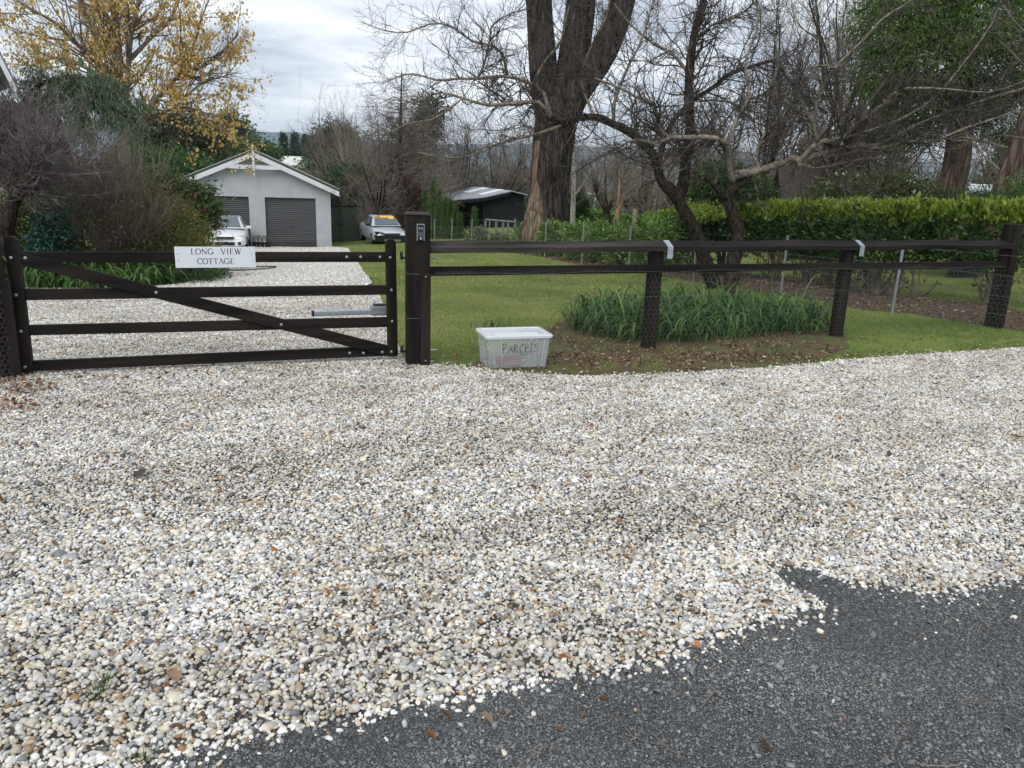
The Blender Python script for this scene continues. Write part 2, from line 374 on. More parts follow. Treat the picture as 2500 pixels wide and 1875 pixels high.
# ------------------------------------------------------------------ pebbles, road stones
def ico(sub):
    bm = bmesh.new(); bmesh.ops.create_icosphere(bm, subdivisions=sub, radius=1)
    v = np.array([p.co[:] for p in bm.verts]); f = np.array([[q.index for q in p.verts] for p in bm.faces]); bm.free(); return v, f
def rotmats(n, tilt):
    a = rng.uniform(0, 2 * np.pi, n); b = rng.normal(0, tilt, n); c = rng.normal(0, tilt, n)
    ca, sa, cb, sb, cc, sc = np.cos(a), np.sin(a), np.cos(b), np.sin(b), np.cos(c), np.sin(c); z = np.zeros(n); o = np.ones(n)
    A = np.stack([ca, -sa, z, sa, ca, z, z, z, o], -1).reshape(n, 3, 3)
    B = np.stack([o, z, z, z, cb, -sb, z, sb, cb], -1).reshape(n, 3, 3); C = np.stack([cc, z, sc, z, o, z, -sc, z, cc], -1).reshape(n, 3, 3)
    return A @ B @ C
def scatter(poly, sp, ylo, yhi, side=0.72, mar=1.0):
    P = np.asarray(poly); x0, y0 = P.min(0); x1, y1 = P.max(0); y0 = max(y0, ylo); y1 = min(y1, yhi)
    gx, gy = np.meshgrid(np.arange(x0, x1, sp), np.arange(y0, y1, sp)); gx = gx.ravel(); gy = gy.ravel()
    k = np.abs(gx) < side * gy + mar; gx = gx[k]; gy = gy[k]
    gx = gx + rng.uniform(-.5, .5, len(gx)) * sp; gy = gy + rng.uniform(-.5, .5, len(gy)) * sp
    k = inside(P, gx, gy); return gx[k], gy[k]
def stones(x, y, size, z0, base, pal, prob, flat=(.45, .78), tilt=.35, noise=.125):
    n = len(x); bv, bf = base
    sc = size[:, None] * np.stack([rng.uniform(.95, 1.45, n), rng.uniform(.75, 1.05, n), rng.uniform(*flat, n)], -1)
    R = rotmats(n, tilt)
    v = bv[None] * (1 + rng.normal(0, noise, (n, len(bv), 1))) * sc[:, None, :]
    v = np.einsum('nij,nkj->nki', R, v)
    v += np.stack([x, y, gz(x, y) + z0], -1)[:, None, :]
    c = np.asarray(pal)[rng.choice(len(pal), n, p=np.asarray(prob) / np.sum(prob))] * rng.lognormal(0, .13, (n, 1))
    F = (bf[None] + (np.arange(n) * len(bv))[:, None, None]).reshape(-1, bf.shape[1])
    return v.reshape(-1, 3), F, np.repeat(c, len(bv), 0)
def merge(parts):
    vs, fs, cs, o = [], [], [], 0
    for v, f, c in parts:
        vs.append(v); fs.append(f + o); cs.append(c); o += len(v)
    return np.concatenate(vs), fs, np.concatenate(cs)
PAL = [(.82, .80, .76), (.80, .73, .60), (.66, .57, .43), (.52, .53, .54), (.37, .385, .40), (.19, .195, .205), (.43, .31, .19), (.84, .835, .80), (.09, .09, .09), (.38, .21, .10), (.50, .46, .40)]
PRB = [25, 18, 9, 11, 7, 3.5, 4, 16, 1.8, 1.3, 7]
I1, I2 = ico(1), ico(2)
def smooth_noise(x, y, s, seed):
    q = np.random.default_rng(seed); o = 0
    for k in range(7):
        a = q.uniform(0, 6.28); w = q.uniform(.6, 1.8) / s
        o = o + np.sin((x * np.cos(a) + y * np.sin(a)) * w * 2 * np.pi + q.uniform(0, 6.28))
    return o / 7 ** .5
parts = []
for sp, ylo, yhi, base, jz in ((.0150, 1.3, 3.3, I2, .003), (.0158, 3.3, 7.2, I1, .003), (.0180, 7.2, 12.6, I1, .003), (.027, 1.3, 12.0, I1, .009)):
    x, y = scatter(GRAVEL, sp, ylo, yhi)
    sz = rng.lognormal(0, .30, len(x)) * (.0080 if yhi < 12 or base is I2 else .0088)
    wear = smooth_noise(x, y, 1.5, 77) + .8 * smooth_noise(x, y, .5, 78); kk = rng.uniform(size=len(x)) > np.clip(.05 + .09 * wear, 0, .3); x, y, sz, wear = x[kk], y[kk], sz[kk], wear[kk]
    z0 = rng.uniform(.001, .006, len(x)) + jz
    q3 = stones(x, y, sz, z0, base, PAL, PRB); tw = np.clip(.5 + .45 * wear, 0, 1)[:, None]; tw = np.repeat(tw, len(base[0]), 0); parts.append((q3[0], q3[1], q3[2] * (1 - tw * np.array([[.20, .22, .25]]))))
fd = [(DRIVE_R[2][0] - .25, 12.3)] + far_d + [(DRIVE_L[-1][0], 12.3)]; x, y = scatter(fd, .062, 12.3, 39, .9, 2)
parts.append(stones(x, y, rng.lognormal(0, .3, len(x)) * .014, rng.uniform(.004, .012, len(x)), I1, PAL[:5] + PAL[6:8], PRB[:3] + [6, 3, 4, 20]))
# spill of pebbles onto the road and the verge
ed = np.array(ROAD_EDGE); sx, sy = [], []
for k in range(1500):
    i = rng.integers(len(ed) - 1); t = rng.uniform(); p = ed[i] * (1 - t) + ed[i + 1] * t
    q = rng.exponential(.028) if k > 130 else rng.exponential(.11); sx.append(p[0] + rng.normal(.0, .02) + q * .45); sy.append(p[1] - q * .8 + rng.normal(.01, .012))
for k in range(26):
    sx.append(rng.uniform(-.5, 3.5)); sy.append(rng.uniform(1.6, 3.4))
sx = np.array(sx); sy = np.array(sy); k = inside(ROAD, sx, sy); sx, sy = sx[k], sy[k]
parts.append(stones(sx, sy, rng.lognormal(-.25, .35, len(sx)) * .0082, .005, I2, PAL, PRB))
fe = np.array(FRONT_EDGE); t = rng.uniform(0, len(fe) - 1.001, 260); i = t.astype(int); p = fe[i] + (fe[i + 1] - fe[i]) * (t - i)[:, None]
parts.append(stones(p[:, 0] + rng.normal(0, .05, 260), p[:, 1] + rng.exponential(.06, 260), np.full(260, .011), .01, I1, PAL, PRB))
v, f, c = merge(parts)
tag(mesh_np('gravel', v, f, M['stone'], col=c), 'pale rounded river pebbles loosely covering the driveway apron', kind='stuff')
x, y = scatter(ROAD, .0092, 1.35, 4.4, .72, .7)
octv = np.array([(1, 0, 0), (-1, 0, 0), (0, 1, 0), (0, -1, 0), (0, 0, 1), (0, 0, -1), (.6, .6, .5), (-.6, .5, -.4)], float)
octf = np.array([(6, 2, 4), (0, 2, 6), (6, 4, 0), (2, 1, 4), (1, 3, 4), (3, 0, 4), (2, 0, 5), (0, 3, 5)])
RP = [(.185, .191, .191), (.245, .25, .248), (.13, .134, .134), (.30, .302, .296), (.35, .35, .34), (.24, .22, .19), (.5, .5, .48)]
k = rng.uniform(size=len(x)) < .88 - .22 * smooth_noise(x, y, 1.1, 3); x, y = x[k], y[k]
sz = rng.lognormal(0, .33, len(x)) * .0036; big = rng.uniform(size=len(x)) < .06; sz[big] *= 1.8
v, f, c = stones(x, y, sz, .0015 + sz * .3, (octv, octf), RP, [32, 27, 20, 11, 2, 3, .3], (.5, .8), .35, .2)
wt = np.clip(.5 + .5 * smooth_noise(x, y, .9, 12) + .5 * np.exp(-((x - 1.75) ** 2 / .5 + (y - 2.5) ** 2 / .12)), 0, 1); c = c * (1 - .42 * np.repeat(wt, len(octv)))[:, None]
tag(mesh_np('road_chippings', v, [f], M['stone_road'], col=c, smooth=False), 'small dark blue grey crushed stones along the road edge', kind='stuff')

# ------------------------------------------------------------------ grass blades, fallen leaves
def blades(x, y, h, w, lean, cols, name, label):
    n = len(x); a = rng.uniform(0, 2 * np.pi, n); b = a + rng.normal(0, .6, n) + np.pi / 2
    z = gz(x, y); base = np.stack([x, y, z], -1)
    side = np.stack([np.cos(a), np.sin(a), np.zeros(n)], -1) * w[:, None] / 2
    ln = np.abs(rng.normal(0, lean, n)); d = np.stack([np.cos(b) * ln, np.sin(b) * ln, np.ones(n)], -1)
    d /= np.linalg.norm(d, axis=1)[:, None]
    mid = base + d * h[:, None] * .55; d2 = d + np.stack([np.cos(b), np.sin(b), np.full(n, -.3)], -1) * .5; tip = mid + d2 / np.linalg.norm(d2, axis=1)[:, None] * h[:, None] * .5
    V = np.stack([base - side, base + side, mid + side * .8, mid - side * .8, tip], 1).reshape(-1, 3)
    o = np.arange(n)[:, None] * 5
    return tag(mesh_np(name, V, [o + np.array([[0, 1, 2, 3]]), o + np.array([[3, 2, 4]])], M['blade'], col=np.repeat(cols, 5, 0)), label, kind='stuff')
def lawn_points(n, ylo, yhi, p=1.0):
    y = ylo + (yhi - ylo) * rng.uniform(size=n) ** p; x = rng.uniform(-1, 1, n) * (.74 * y + 1)
    k = ~inside(GRAVEL, x, y) & ~inside(ROAD, x, y) & ~inside(BED, x, y) & (x > -6 - (y > 12) * 1) & ~inside(MULCH, x, y)
    return x[k], y[k]
BOXC = hit(1256, 890)[:2] + np.array([-.03, .17])
gx, gy = lawn_points(300000, 6.3, 14, 1.4)
dirt = inside(SOIL, gx, gy); keep = (~dirt) | ((smooth_noise(gx, gy, .6, 5) > .1) & (rng.uniform(size=len(gx)) < .7)); 
verge = (smooth_noise(gx, gy, .45, 9) < -.4) & (gy < 8.9 + .25 * gx) & (rng.uniform(size=len(gx)) < .75); keep &= ~verge
keep &= ~((np.abs(gx - BOXC[0]) < .42) & (np.abs(gy - BOXC[1]) < .30)); gx, gy = gx[keep], gy[keep]
gx2, gy2 = lawn_points(150000, 14, 38, 1.2)
x = np.concatenate([gx, gx2]); y = np.concatenate([gy, gy2]); n = len(x); far = y > 14
tn = smooth_noise(x, y, 2.5, 21)[:, None]; tt = np.clip(.5 + .4 * tn + rng.normal(0, .25, (n, 1)), 0, 1)
cg = np.array([(.135, .215, .045)]) * (1 - tt) + np.array([(.37, .42, .125)]) * tt
dry = rng.uniform(size=n) < .07; cg[dry] = (.22, .19, .09)
near_right = ((x > 3.2) & (y < 11.5))[:, None]; cg = np.where(near_right, cg * np.array([[.62, .85, .7]]), cg)  # grass blades darker and greener in the near right part of the lawn
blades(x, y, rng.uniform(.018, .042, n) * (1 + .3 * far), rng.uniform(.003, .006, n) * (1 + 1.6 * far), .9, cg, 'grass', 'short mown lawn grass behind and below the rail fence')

def litter(x, y, size, pal, name, label, dz=.004, tilt=.45):
    n = len(x); R = rotmats(n, tilt); L = size; Wd = size * rng.uniform(.35, .6, n)
    z = np.zeros(n); cu = size * rng.uniform(-.1, .28, n)
    P = np.stack([np.stack([-L / 2, z, z], -1), np.stack([-L * .1, -Wd / 2, cu], -1), np.stack([L * .2, -Wd * .35, cu * .8], -1), np.stack([L / 2, z, cu * .4], -1), np.stack([L * .15, Wd * .4, cu], -1), np.stack([-L * .15, Wd / 2, cu * .9], -1), np.stack([z, z, z], -1)], 1)
    P = np.einsum('nij,nkj->nki', R, P); P += np.stack([x, y, gz(x, y) + dz + rng.uniform(.0, .02, n)], -1)[:, None]
    low = P[:, :, 2].min(1) - gz(x, y) - .003; P[:, :, 2] -= np.minimum(low, 0)[:, None]
    o = np.arange(n)[:, None] * 7; c = np.asarray(pal)[rng.integers(len(pal), size=n)] * rng.lognormal(0, .25, (n, 1))
    F = [o + np.array([[0, 1, 6]]), o + np.array([[1, 2, 6]]), o + np.array([[2, 3, 6]]), o + np.array([[3, 4, 6]]), o + np.array([[4, 5, 6]]), o + np.array([[5, 0, 6]])]
    return tag(mesh_np(name, P.reshape(-1, 3), F, M['litter'], col=np.repeat(c, 7, 0), smooth=False), label, kind='stuff')
LP = [(.165, .105, .066), (.21, .145, .095), (.11, .072, .050), (.26, .195, .135), (.17, .088, .052), (.30, .245, .185)]
def in_poly(poly, n):
    P = np.asarray(poly); o = [np.zeros(0), np.zeros(0)]
    while len(o[0]) < n:
        x = rng.uniform(P[:, 0].min(), P[:, 0].max(), n); y = rng.uniform(P[:, 1].min(), P[:, 1].max(), n); k = inside(P, x, y)
        o = [np.concatenate([o[0], x[k]]), np.concatenate([o[1], y[k]])]
    return o[0][:n], o[1][:n]
x, y = in_poly(SOIL, 24000); xo = rng.uniform(-.6, 6.0, 5200); yo = rng.normal(7.75 + .19 * xo, .55, 5200); ko = (~inside(GRAVEL, xo, yo)) & (rng.uniform(size=5200) < .45 + .4 * smooth_noise(xo, yo, .6, 55)); x = np.concatenate([x, xo[ko]]); y = np.concatenate([y, yo[ko]])
d = smooth_noise(x, y, .8, 31) + .9 * np.exp(-((y - (7.75 + .18 * x)) / .22) ** 2) * 1.6; k = d > rng.uniform(-.5, 1.6, len(x)); x, y = x[k], y[k]
xa, ya = in_poly(MULCH, 9000)
litter(np.concatenate([x, xa]), np.concatenate([y, ya]), np.concatenate([rng.uniform(.020, .050, len(x)), rng.uniform(.03, .07, len(xa))]), LP, 'leaf_litter', 'brown fallen leaves carpeting the soil under the trees')
x, y = [], []
for _ in range(210):
    yy = rng.uniform(1.9, 7.2); x.append(rng.uniform(-.72, .72) * yy); y.append(yy)
for px, py in ((20, 945), (8, 930), (40, 960), (20, 985), (60, 940), (90, 955), (15, 1000)):
    p = hit(px, py)
    for _ in range(45): x.append(p[0] + rng.normal(0, .12)); y.append(p[1] + rng.normal(0, .10))
for t in np.linspace(0, 1, 60): x.append(-3.8 + 2.9 * t + rng.normal(0, .1)); y.append(6.2 + .95 * t + rng.normal(0, .13))
for _ in range(260): yy = rng.uniform(31, 38.5) ; x.append(rng.uniform(-.36, -.215) * yy); y.append(yy)
fx, fy = lawn_points(900, 6.8, 13)
x = np.concatenate([x, fx, p[0] + np.zeros(0)]); y = np.concatenate([y, fy])
litter(x, y, rng.uniform(.02, .06, len(x)), LP + [(.33, .14, .06)], 'stray_leaves', 'stray brown and rust dead leaves lying on gravel and lawn', dz=.014)
# the few leaves that stand out on the pebbles
for px, py, s, c, lab in ((343, 1170, .13, (.055, .04, .033), 'dark curled dead leaf lying alone on the left gravel'), (428, 1669, .085, (.22, .13, .09), 'flat tan brown leaf on gravel near the bottom left corner'),
                     (2480, 1075, .10, (.10, .07, .035), 'brown mossy leaf scrap on gravel at the right edge'), (1700, 1590, .05, (.36, .15, .06), 'small orange leaf where gravel meets the dark road')):
    p = hit(px, py); ang = rng.uniform(0, 3)
    t = np.linspace(0, 1, 7); w = np.sin(np.pi * t) ** .8 * s * .24 * (1 + .25 * np.sin(t * 17)); zz = .018 + .25 * s * (t - .4) ** 2 + .01
    a = np.array([math.cos(ang), math.sin(ang)]); b = np.array([-a[1], a[0]]); vs = []
    for q, ww, z in zip(t, w, zz):
        for k in (-1, 0, 1):
            xy = a * (q - .5) * s + b * k * ww; vs.append((*xy, z + abs(k) * ww * .5))
    F = np.array([(i * 3 + k, i * 3 + k + 1, i * 3 + k + 4, i * 3 + k + 3) for i in range(6) for k in range(2)])
    o = mesh_np('fallen_leaf', vs, [F], mat('leaf_brown', c, .8, tuple(q * 1.5 for q in c), 30)); o.location = Vector(p); tag(o, lab, 'leaf')
# small weed tufts growing through the gravel
for px, py, lab in ((262, 1672, 'green grass tuft in gravel, the upper of the pair near the lower left'), (236, 1702, 'green grass tuft in gravel, the lower of the pair near the lower left'),
                    (602, 937, 'small green weed in the gravel just outside the gate'), (350, 1868, 'green grass tuft at the bottom edge where gravel meets road'), (565, 1096, 'yellowish moss tuft on the left middle of the gravel')):
    p = hit(px, py); n = 46; a = rng.uniform(0, 6.28, n); rr = np.abs(rng.normal(0, .016, n)); h = rng.uniform(.015, .045, n)
    b = np.stack([rr * np.cos(a), rr * np.sin(a), np.full(n, .008)], -1); s = np.stack([-np.sin(a), np.cos(a), 0 * a], -1) * .0018
    tip = b + np.stack([np.cos(a) * h * .7, np.sin(a) * h * .7, h], -1)
    o = mesh_np('weed_tuft', np.stack([b - s, b + s, tip], 1).reshape(-1, 3), [np.arange(n * 3).reshape(n, 3)], M['blade'], col=np.repeat(np.array([(.09, .15, .03)]) * rng.lognormal(0, .2, (n, 1)), 3, 0))
    o.location = Vector(p); tag(o, lab, 'weed')

# ------------------------------------------------------------------ gate, posts, rail fence
def plane_uz(px, py, A, B):
    """distance along A->B and height where the sight line meets the vertical plane through A and B"""
    A = np.array(A, float); B = np.array(B, float); t = (B - A) / np.linalg.norm(B - A); n = np.array([-t[1], t[0]])
    d = ray(px, py); k = (A - EYE[:2]) @ n / (d[:2] @ n); p = EYE + d * k
    return float((p[:2] - A) @ t), float(p[2])
GA = V2(hit(68, 915)); GB = V2(hit(962, 880)) ; 
GZ = float(gz(*GA)); GANG = math.atan2(GB[1] - GA[1], GB[0] - GA[0])
gate = thing('gate', 'long dark timber farm gate with diagonal brace across the driveway', 'gate', (GA[0], GA[1], GZ), GANG)
def gu(px, py):
    u, z = plane_uz(px, py, GA, GB); return u, z - GZ
def quad_board(pts, y0, y1, name, m, parent, bevel=.004):
    """board whose face is the polygon pts (u, z) and which runs from depth y0 to y1"""
    b = MB(); b.prism([(u, y0, z) for u, z in pts], (0, 0, 0), (0, y1 - y0, 0)); return b.build(name, m, parent, bevel)
def stile(corners, y0, y1):
    (bl, tl, tr, br) = corners; w = tr[0] - tl[0]; c = w * .3
    return [bl, (tl[0], tl[1] - c), (tl[0] + c, tl[1]), (tr[0] - c, tr[1]), (tr[0], tr[1] - c), br]
quad_board(stile([gu(54, 908), gu(10, 576), gu(45, 577), gu(83, 907)], 0, 0), -.035, .035, 'stile', M['wood'], gate)
quad_board(stile([gu(947, 869), gu(941, 583), gu(965, 583), gu(970, 868)], 0, 0), -.035, .035, 'stile', M['wood'], gate)
for a in (((38, 614.5), (950, 615.5), (950, 639.5), (40, 641)), ((52, 706), (952, 696), (953, 719), (54, 733)), ((62, 794), (952, 774), (953, 798), (66, 819)), ((74, 881), (953, 844), (955, 868), (78, 906))):
    q = [gu(*p) for p in a]; quad_board([q[3], q[2], q[1], q[0]], -.012, .026, 'rail', M['wood_h'], gate)
q = [gu(*p) for p in ((47, 644), (948, 869), (946, 842), (47, 614))]; quad_board(q, -.0335, -.0125, 'brace', M['wood_h'], gate)
for px, py, y in ((29, 628, -.035), (41, 719, -.035), (53, 807, -.035), (63, 894, -.035), (64, 629, -.0335), (382, 713, -.0335), (686, 791, -.0335), (846, 627, -.012), (880, 627, -.012), (927, 627, -.012),
                  (951, 628, -.035), (954, 707, -.035), (956, 783, -.035), (954, 857, -.035), (932, 858, -.0335), (886, 860, -.0335), (853, 861, -.012)):
    u, z = gu(px, py); b = MB(); b.lathe((u, y, z), [(.014, 0), (.014, -.003), (.011, -.007), (.005, -.009)], 12, 'y'); b.build('bolt', M['bolt'], gate, smooth=False)
def hexnet(name, L0, L1, z0f, z1f, y, parent, cell=.058, r=.0009, m=None):
    """hexagonal wire netting in the local xz plane"""
    w = cell; h = cell * 1.15; segs = []; zmin, zmax = min(z0f(L0), z0f(L1)), max(z1f(L0), z1f(L1))
    nr = int((zmax - zmin) / (h * .75)) + 2; nc = int((L1 - L0) / w) + 2
    for i in range(nr):
        for j in range(nc):
            cx = L0 + j * w + (w / 2 if i % 2 else 0); cz = zmin + i * h * .75
            pA = (cx, cz + h * .25); pB = (cx + w / 2, cz + h * .5); pC = (cx + w, cz + h * .25)
            segs += [(pA, pB), (pB, pC), (pA, (cx, cz - h * .25))]
    s = np.array(segs); mid = s.mean(1); k = (mid[:, 0] > L0) & (mid[:, 0] < L1) & (mid[:, 1] > np.vectorize(z0f)(mid[:, 0])) & (mid[:, 1] < np.vectorize(z1f)(mid[:, 0])); s = s[k]
    wob = lambda p: np.stack([p[:, 0] + .006 * np.sin(p[:, 1] * 9 + p[:, 0] * 3), y + .01 * np.sin(p[:, 0] * 7 + p[:, 1] * 11), p[:, 1] + .008 * np.sin(p[:, 0] * 5)], -1)
    a, b = wob(s[:, 0]), wob(s[:, 1]); t = b - a; t /= np.linalg.norm(t, axis=1)[:, None]; e1 = np.array([0, 1.0, 0]); e2 = np.cross(t, e1)
    offs = [(math.cos(q), math.sin(q)) for q in (0, 2.094, 4.189)]
    V = np.stack([p + (e1 * c + e2 * d) * r for p in (a, b) for c, d in offs], 1).reshape(-1, 3); o = np.arange(len(s))[:, None] * 6
    F = np.concatenate([o + np.array([[i, (i + 1) % 3, 3 + (i + 1) % 3, 3 + i]]) for i in range(3)])
    return mesh_np(name, V, [F], m or M['wire'], parent)
uR = gu(948, 800)[0]
zr2, zr4 = gu(500, 715)[1], gu(500, 870)[1]
hexnet('wire_netting', .1, uR, lambda u: zr4, lambda u: zr2, .034, gate)

# house sign on the gate
su0, sz0 = gu(429, 653); su1, sz1 = gu(621, 602); su2, _ = gu(624, 652)
sign = thing('house_sign', 'white rectangular LONG VIEW COTTAGE name sign on the top gate rail', 'sign', tuple(gate.matrix_basis @ Vector((0, 0, 0))), 0)
def gworld(u, y, z):
    c, s = math.cos(GANG), math.sin(GANG); return np.array([GA[0] + u * c - y * s, GA[1] + u * s + y * c, GZ + z])
smid = (gu(427, 603)[0] + gu(623, 652)[0]) / 2; szm = (gu(525, 602)[1] + gu(525, 653)[1]) / 2; sw = gu(623, 627)[0] - gu(427, 627)[0]; sh = gu(525, 602)[1] - gu(525, 653)[1]
sign.location = Vector(gworld(smid, -.016, szm)); sign.rotation_euler = (0, 0, GANG)
b = MB(); b.box((0, 0, 0), (sw, .006, sh)); b.build('plate', M['white_sign'], sign, .0015)
for a in (-1, 1):
    for c in (-1, 1):
        b = MB(); b.lathe((a * (sw / 2 - .026), -.003, c * sh * .155), [(.0045, 0), (.0045, -.001), (.002, -.002)], 8, 'y'); b.build('screw', M['black_plastic'], sign)
LET = MB()
def stroke(pts, w, ox, oz, s, y=-.0036, th=.0008):
    P = [(ox + p[0] * s, oz + p[1] * s) for p in pts]; ws = w if isinstance(w, list) else [w] * len(P)
    for i in range(len(P) - 1):
        (x0, z0), (x1, z1) = P[i], P[i + 1]; dx, dz = x1 - x0, z1 - z0; l = math.hypot(dx, dz) or 1; nx_, nz_ = -dz / l, dx / l
        a, c = ws[i] * s / 2, ws[i + 1] * s / 2
        LET.prism([(x0 + nx_ * a, y, z0 + nz_ * a), (x0 - nx_ * a, y, z0 - nz_ * a), (x1 - nx_ * c, y, z1 - nz_ * c), (x1 + nx_ * c, y, z1 + nz_ * c)], (0, 0, 0), (0, th, 0))
TK, TN = .15, .075
def vs_(x): return [([(x, 0), (x, 1)], TK), ([(x - .13, .02), (x + .13, .02)], .045), ([(x - .13, .98), (x + .13, .98)], .045)]
def arc(a0, a1, n=22, cx=.42, rx=.40, rz=.50):
    pts = []; ws = []
    for i in range(n + 1):
        a = math.radians(a0 + (a1 - a0) * i / n); pts.append((cx + rx * math.cos(a), .5 + rz * math.sin(a))); ws.append(TN + (TK - TN) * abs(math.cos(a)))
    return [(pts, ws)]
GL = {'L': (vs_(.18) + [([(.12, .02), (.62, .02)], .05), ([(.62, 0), (.66, .27)], .045)], .72),
      'O': (arc(0, 360), .86), 'C': (arc(42, 318) + [([(.73, .66), (.73, .98)], .05), ([(.73, .03), (.73, .3)], .04)], .82),
      'N': ([([(.16, 0), (.16, 1)], TN), ([(.12, .98), (.78, .02)], TK), ([(.78, 0), (.78, 1)], TN), ([(.02, .02), (.30, .02)], .045), ([(.02, .98), (.2, .98)], .045), ([(.64, .98), (.92, .98)], .045)], .96),
      'G': (arc(42, 350) + [([(.73, .66), (.73, .98)], .05), ([(.78, .04), (.78, .42)], TK * .9), ([(.6, .43), (.92, .43)], .045)], .92),
      'V': ([([(.10, .98), (.44, 0)], TK), ([(.76, .98), (.44, 0)], TN), ([(-.02, .98), (.24, .98)], .045), ([(.62, .98), (.88, .98)], .045)], .86),
      'I': (vs_(.2), .4), 'E': (vs_(.18) + [([(.14, .02), (.64, .02)], .05), ([(.64, 0), (.68, .25)], .045), ([(.14, .98), (.62, .98)], .05), ([(.62, .76), (.62, 1)], .045), ([(.2, .52), (.5, .52)], .045), ([(.5, .4), (.5, .64)], .04)], .74),
      'W': ([([(.10, .98), (.36, 0)], TK), ([(.36, 0), (.60, .98)], TN), ([(.52, .98), (.80, 0)], TK), ([(.80, 0), (1.06, .98)], TN), ([(-.02, .98), (.24, .98)], .045), ([(.44, .98), (.66, .98)], .045), ([(.94, .98), (1.16, .98)], .045)], 1.16),
      'T': ([([(.40, 0), (.40, 1)], TK), ([(.27, .02), (.53, .02)], .045), ([(.04, .98), (.76, .98)], .05), ([(.04, .74), (.05, 1)], .045), ([(.75, .74), (.74, 1)], .045)], .80),
      'A': ([([(.12, .02), (.42, 1)], TN), ([(.40, 1), (.76, .02)], TK), ([(.24, .36), (.60, .36)], .045), ([(0, .02), (.25, .02)], .045), ([(.62, .02), (.90, .02)], .045)], .88)}
def word(txt, cx, oz, h, gap=.10, space=.9):
    w = sum((GL[c][1] + gap) if c != ' ' else space for c in txt) - gap; x = cx - w * h / 2
    for c in txt:
        if c == ' ': x += space * h; continue
        for pts, ww in GL[c][0]: stroke(pts, ww, x, oz, h)
        x += (GL[c][1] + gap) * h
lh = sh * .27
for txt, cx_, oz_, gp_ in (('LONG', -.165 * sw, sh * .14, .10), ('VIEW', .195 * sw, sh * .14, .10), ('COTTAGE', 0, -sh * .32, .06)):
    LET = MB(); word(txt, cx_, oz_, lh, gp_); LET.build('lettering', M['ink'], sign)

# the big gate post
PA = V2(hit(981, 888)); PBx = V2(hit(1049, 889))
pw = float(np.linalg.norm(PBx - PA)); pang = math.atan2(PBx[1] - PA[1], PBx[0] - PA[0])
PANG = math.radians(20)
pc = V2(hit(1021, 893)); ptop = plane_uz(1015, 524, PA, PBx)[1]; pz = float(gz(*pc))
gpost = thing('gate_post', 'thick square dark timber post between gate and rail fence carrying a keypad', 'post', (pc[0], pc[1], pz), math.radians(12))
W_ = .222; PH = ptop - pz
b = MB(); b.box((0, W_ / 2, PH / 2 - .15), (W_, W_, PH + .3)); post_main = b.build('post_timber', M['wood'], gpost, .008)
b = MB(); b.add([(-W_ / 2 - .012, -.012, PH + .002), (W_ / 2 + .012, -.012, PH + .002), (W_ / 2 + .012, W_ + .012, PH + .002), (-W_ / 2 - .012, W_ + .012, PH + .002), (-W_ / 2, W_ * .1, PH + .014), (W_ / 2, W_ * .1, PH + .010), (W_ / 2, W_ * .9, PH + .022), (-W_ / 2, W_ * .9, PH + .024)],
             [(0, 1, 2, 3), (4, 5, 6, 7), (0, 1, 5, 4), (1, 2, 6, 5), (2, 3, 7, 6), (3, 0, 4, 7)]); b.build('post_cap', M['wood_w'], gpost, .003)
bt = plane_uz(1030, 664, PA, PBx)[1] - pz
b = MB(); b.box((W_ / 2 - .044, -.0225, bt / 2 - .05), (.094, .042, bt + .1)); b.build('batten', M['wood'], gpost, .004)
for zz in (bt - .03, .06):
    b = MB(); b.lathe((W_ / 2 - .044, -.0435, zz), [(.007, 0), (.007, -.002), (.003, -.004)], 8, 'y'); b.build('bolt', M['bolt'], gpost)
for py in (666, 773):
    zz = plane_uz(1000, py, PA, PBx)[1] - pz; h = W_ / 2 + .002
    b = MB(); b.tube([(-h, W_ + .002, zz + .03), (-h, .1, zz + .012), (-h, -.002, zz), (W_ / 2 - .09, -.0025, zz - .002)], .0018, 5); b.build('tie_wire', M['wire'], gpost)
for py in (631, 858):
    zz = plane_uz(1060, py, PA, PBx)[1] - pz
    b = MB(); b.tube([(W_ / 2 - .02, .15, zz - .004), (W_ / 2 + .085, .15, zz - .004)], .009, 8); b.build('hinge_rod', M['bolt'], gpost)
    b = MB(); b.tube([(-W_ / 2 + .01, .10, zz), (-W_ / 2 - .05, .08, zz)], .008, 8); b.tube([(-W_ / 2 - .035, .085, zz - .02), (-W_ / 2 - .035, .085, zz + .06)], .007, 8); b.box((-W_ / 2 - .05, .085, zz + .02), (.012, .02, .07)); b.build('hinge', M['black_plastic'], gpost)
# keypad
kx0 = plane_uz(1012, 565, PA, PBx); kx1 = plane_uz(1030, 565, PA, PBx); kt = plane_uz(1021, 547, PA, PBx)[1]; kb = plane_uz(1021, 585, PA, PBx)[1]
kw, kh = .070, kt - kb
kc = gpost.matrix_basis @ Vector((.018, -.014, (kt + kb) / 2 - pz))
kp = thing('keypad', 'black entry keypad with silver side trims on the big gate post', 'keypad', kc, math.radians(12))
b = MB(); b.box((0, 0, 0), (kw - .012, .028, kh)); b.build('housing', M['black_plastic'], kp, .004)
for s in (-1, 1):
    b = MB(); b.box((s * (kw / 2 - .003), 0, .0), (.006, .030, kh + .004)); b.build('side_trim', M['zinc'], kp, .001)
b = MB(); b.box((0, 0, kh / 2 + .004), (kw, .030, .006)); b.build('top_trim', M['zinc'], kp, .001)
b = MB(); b.box((0, -.0145, kh * .27), (.034, .002, .020)); b.build('camera_window', M['grey_plastic'], kp, .001)
b = MB(); b.lathe((0, -.0145, kh * .27), [(.008, 0), (.008, -.003), (.005, -.004)], 12, 'y'); b.build('lens', M['black_plastic'], kp)
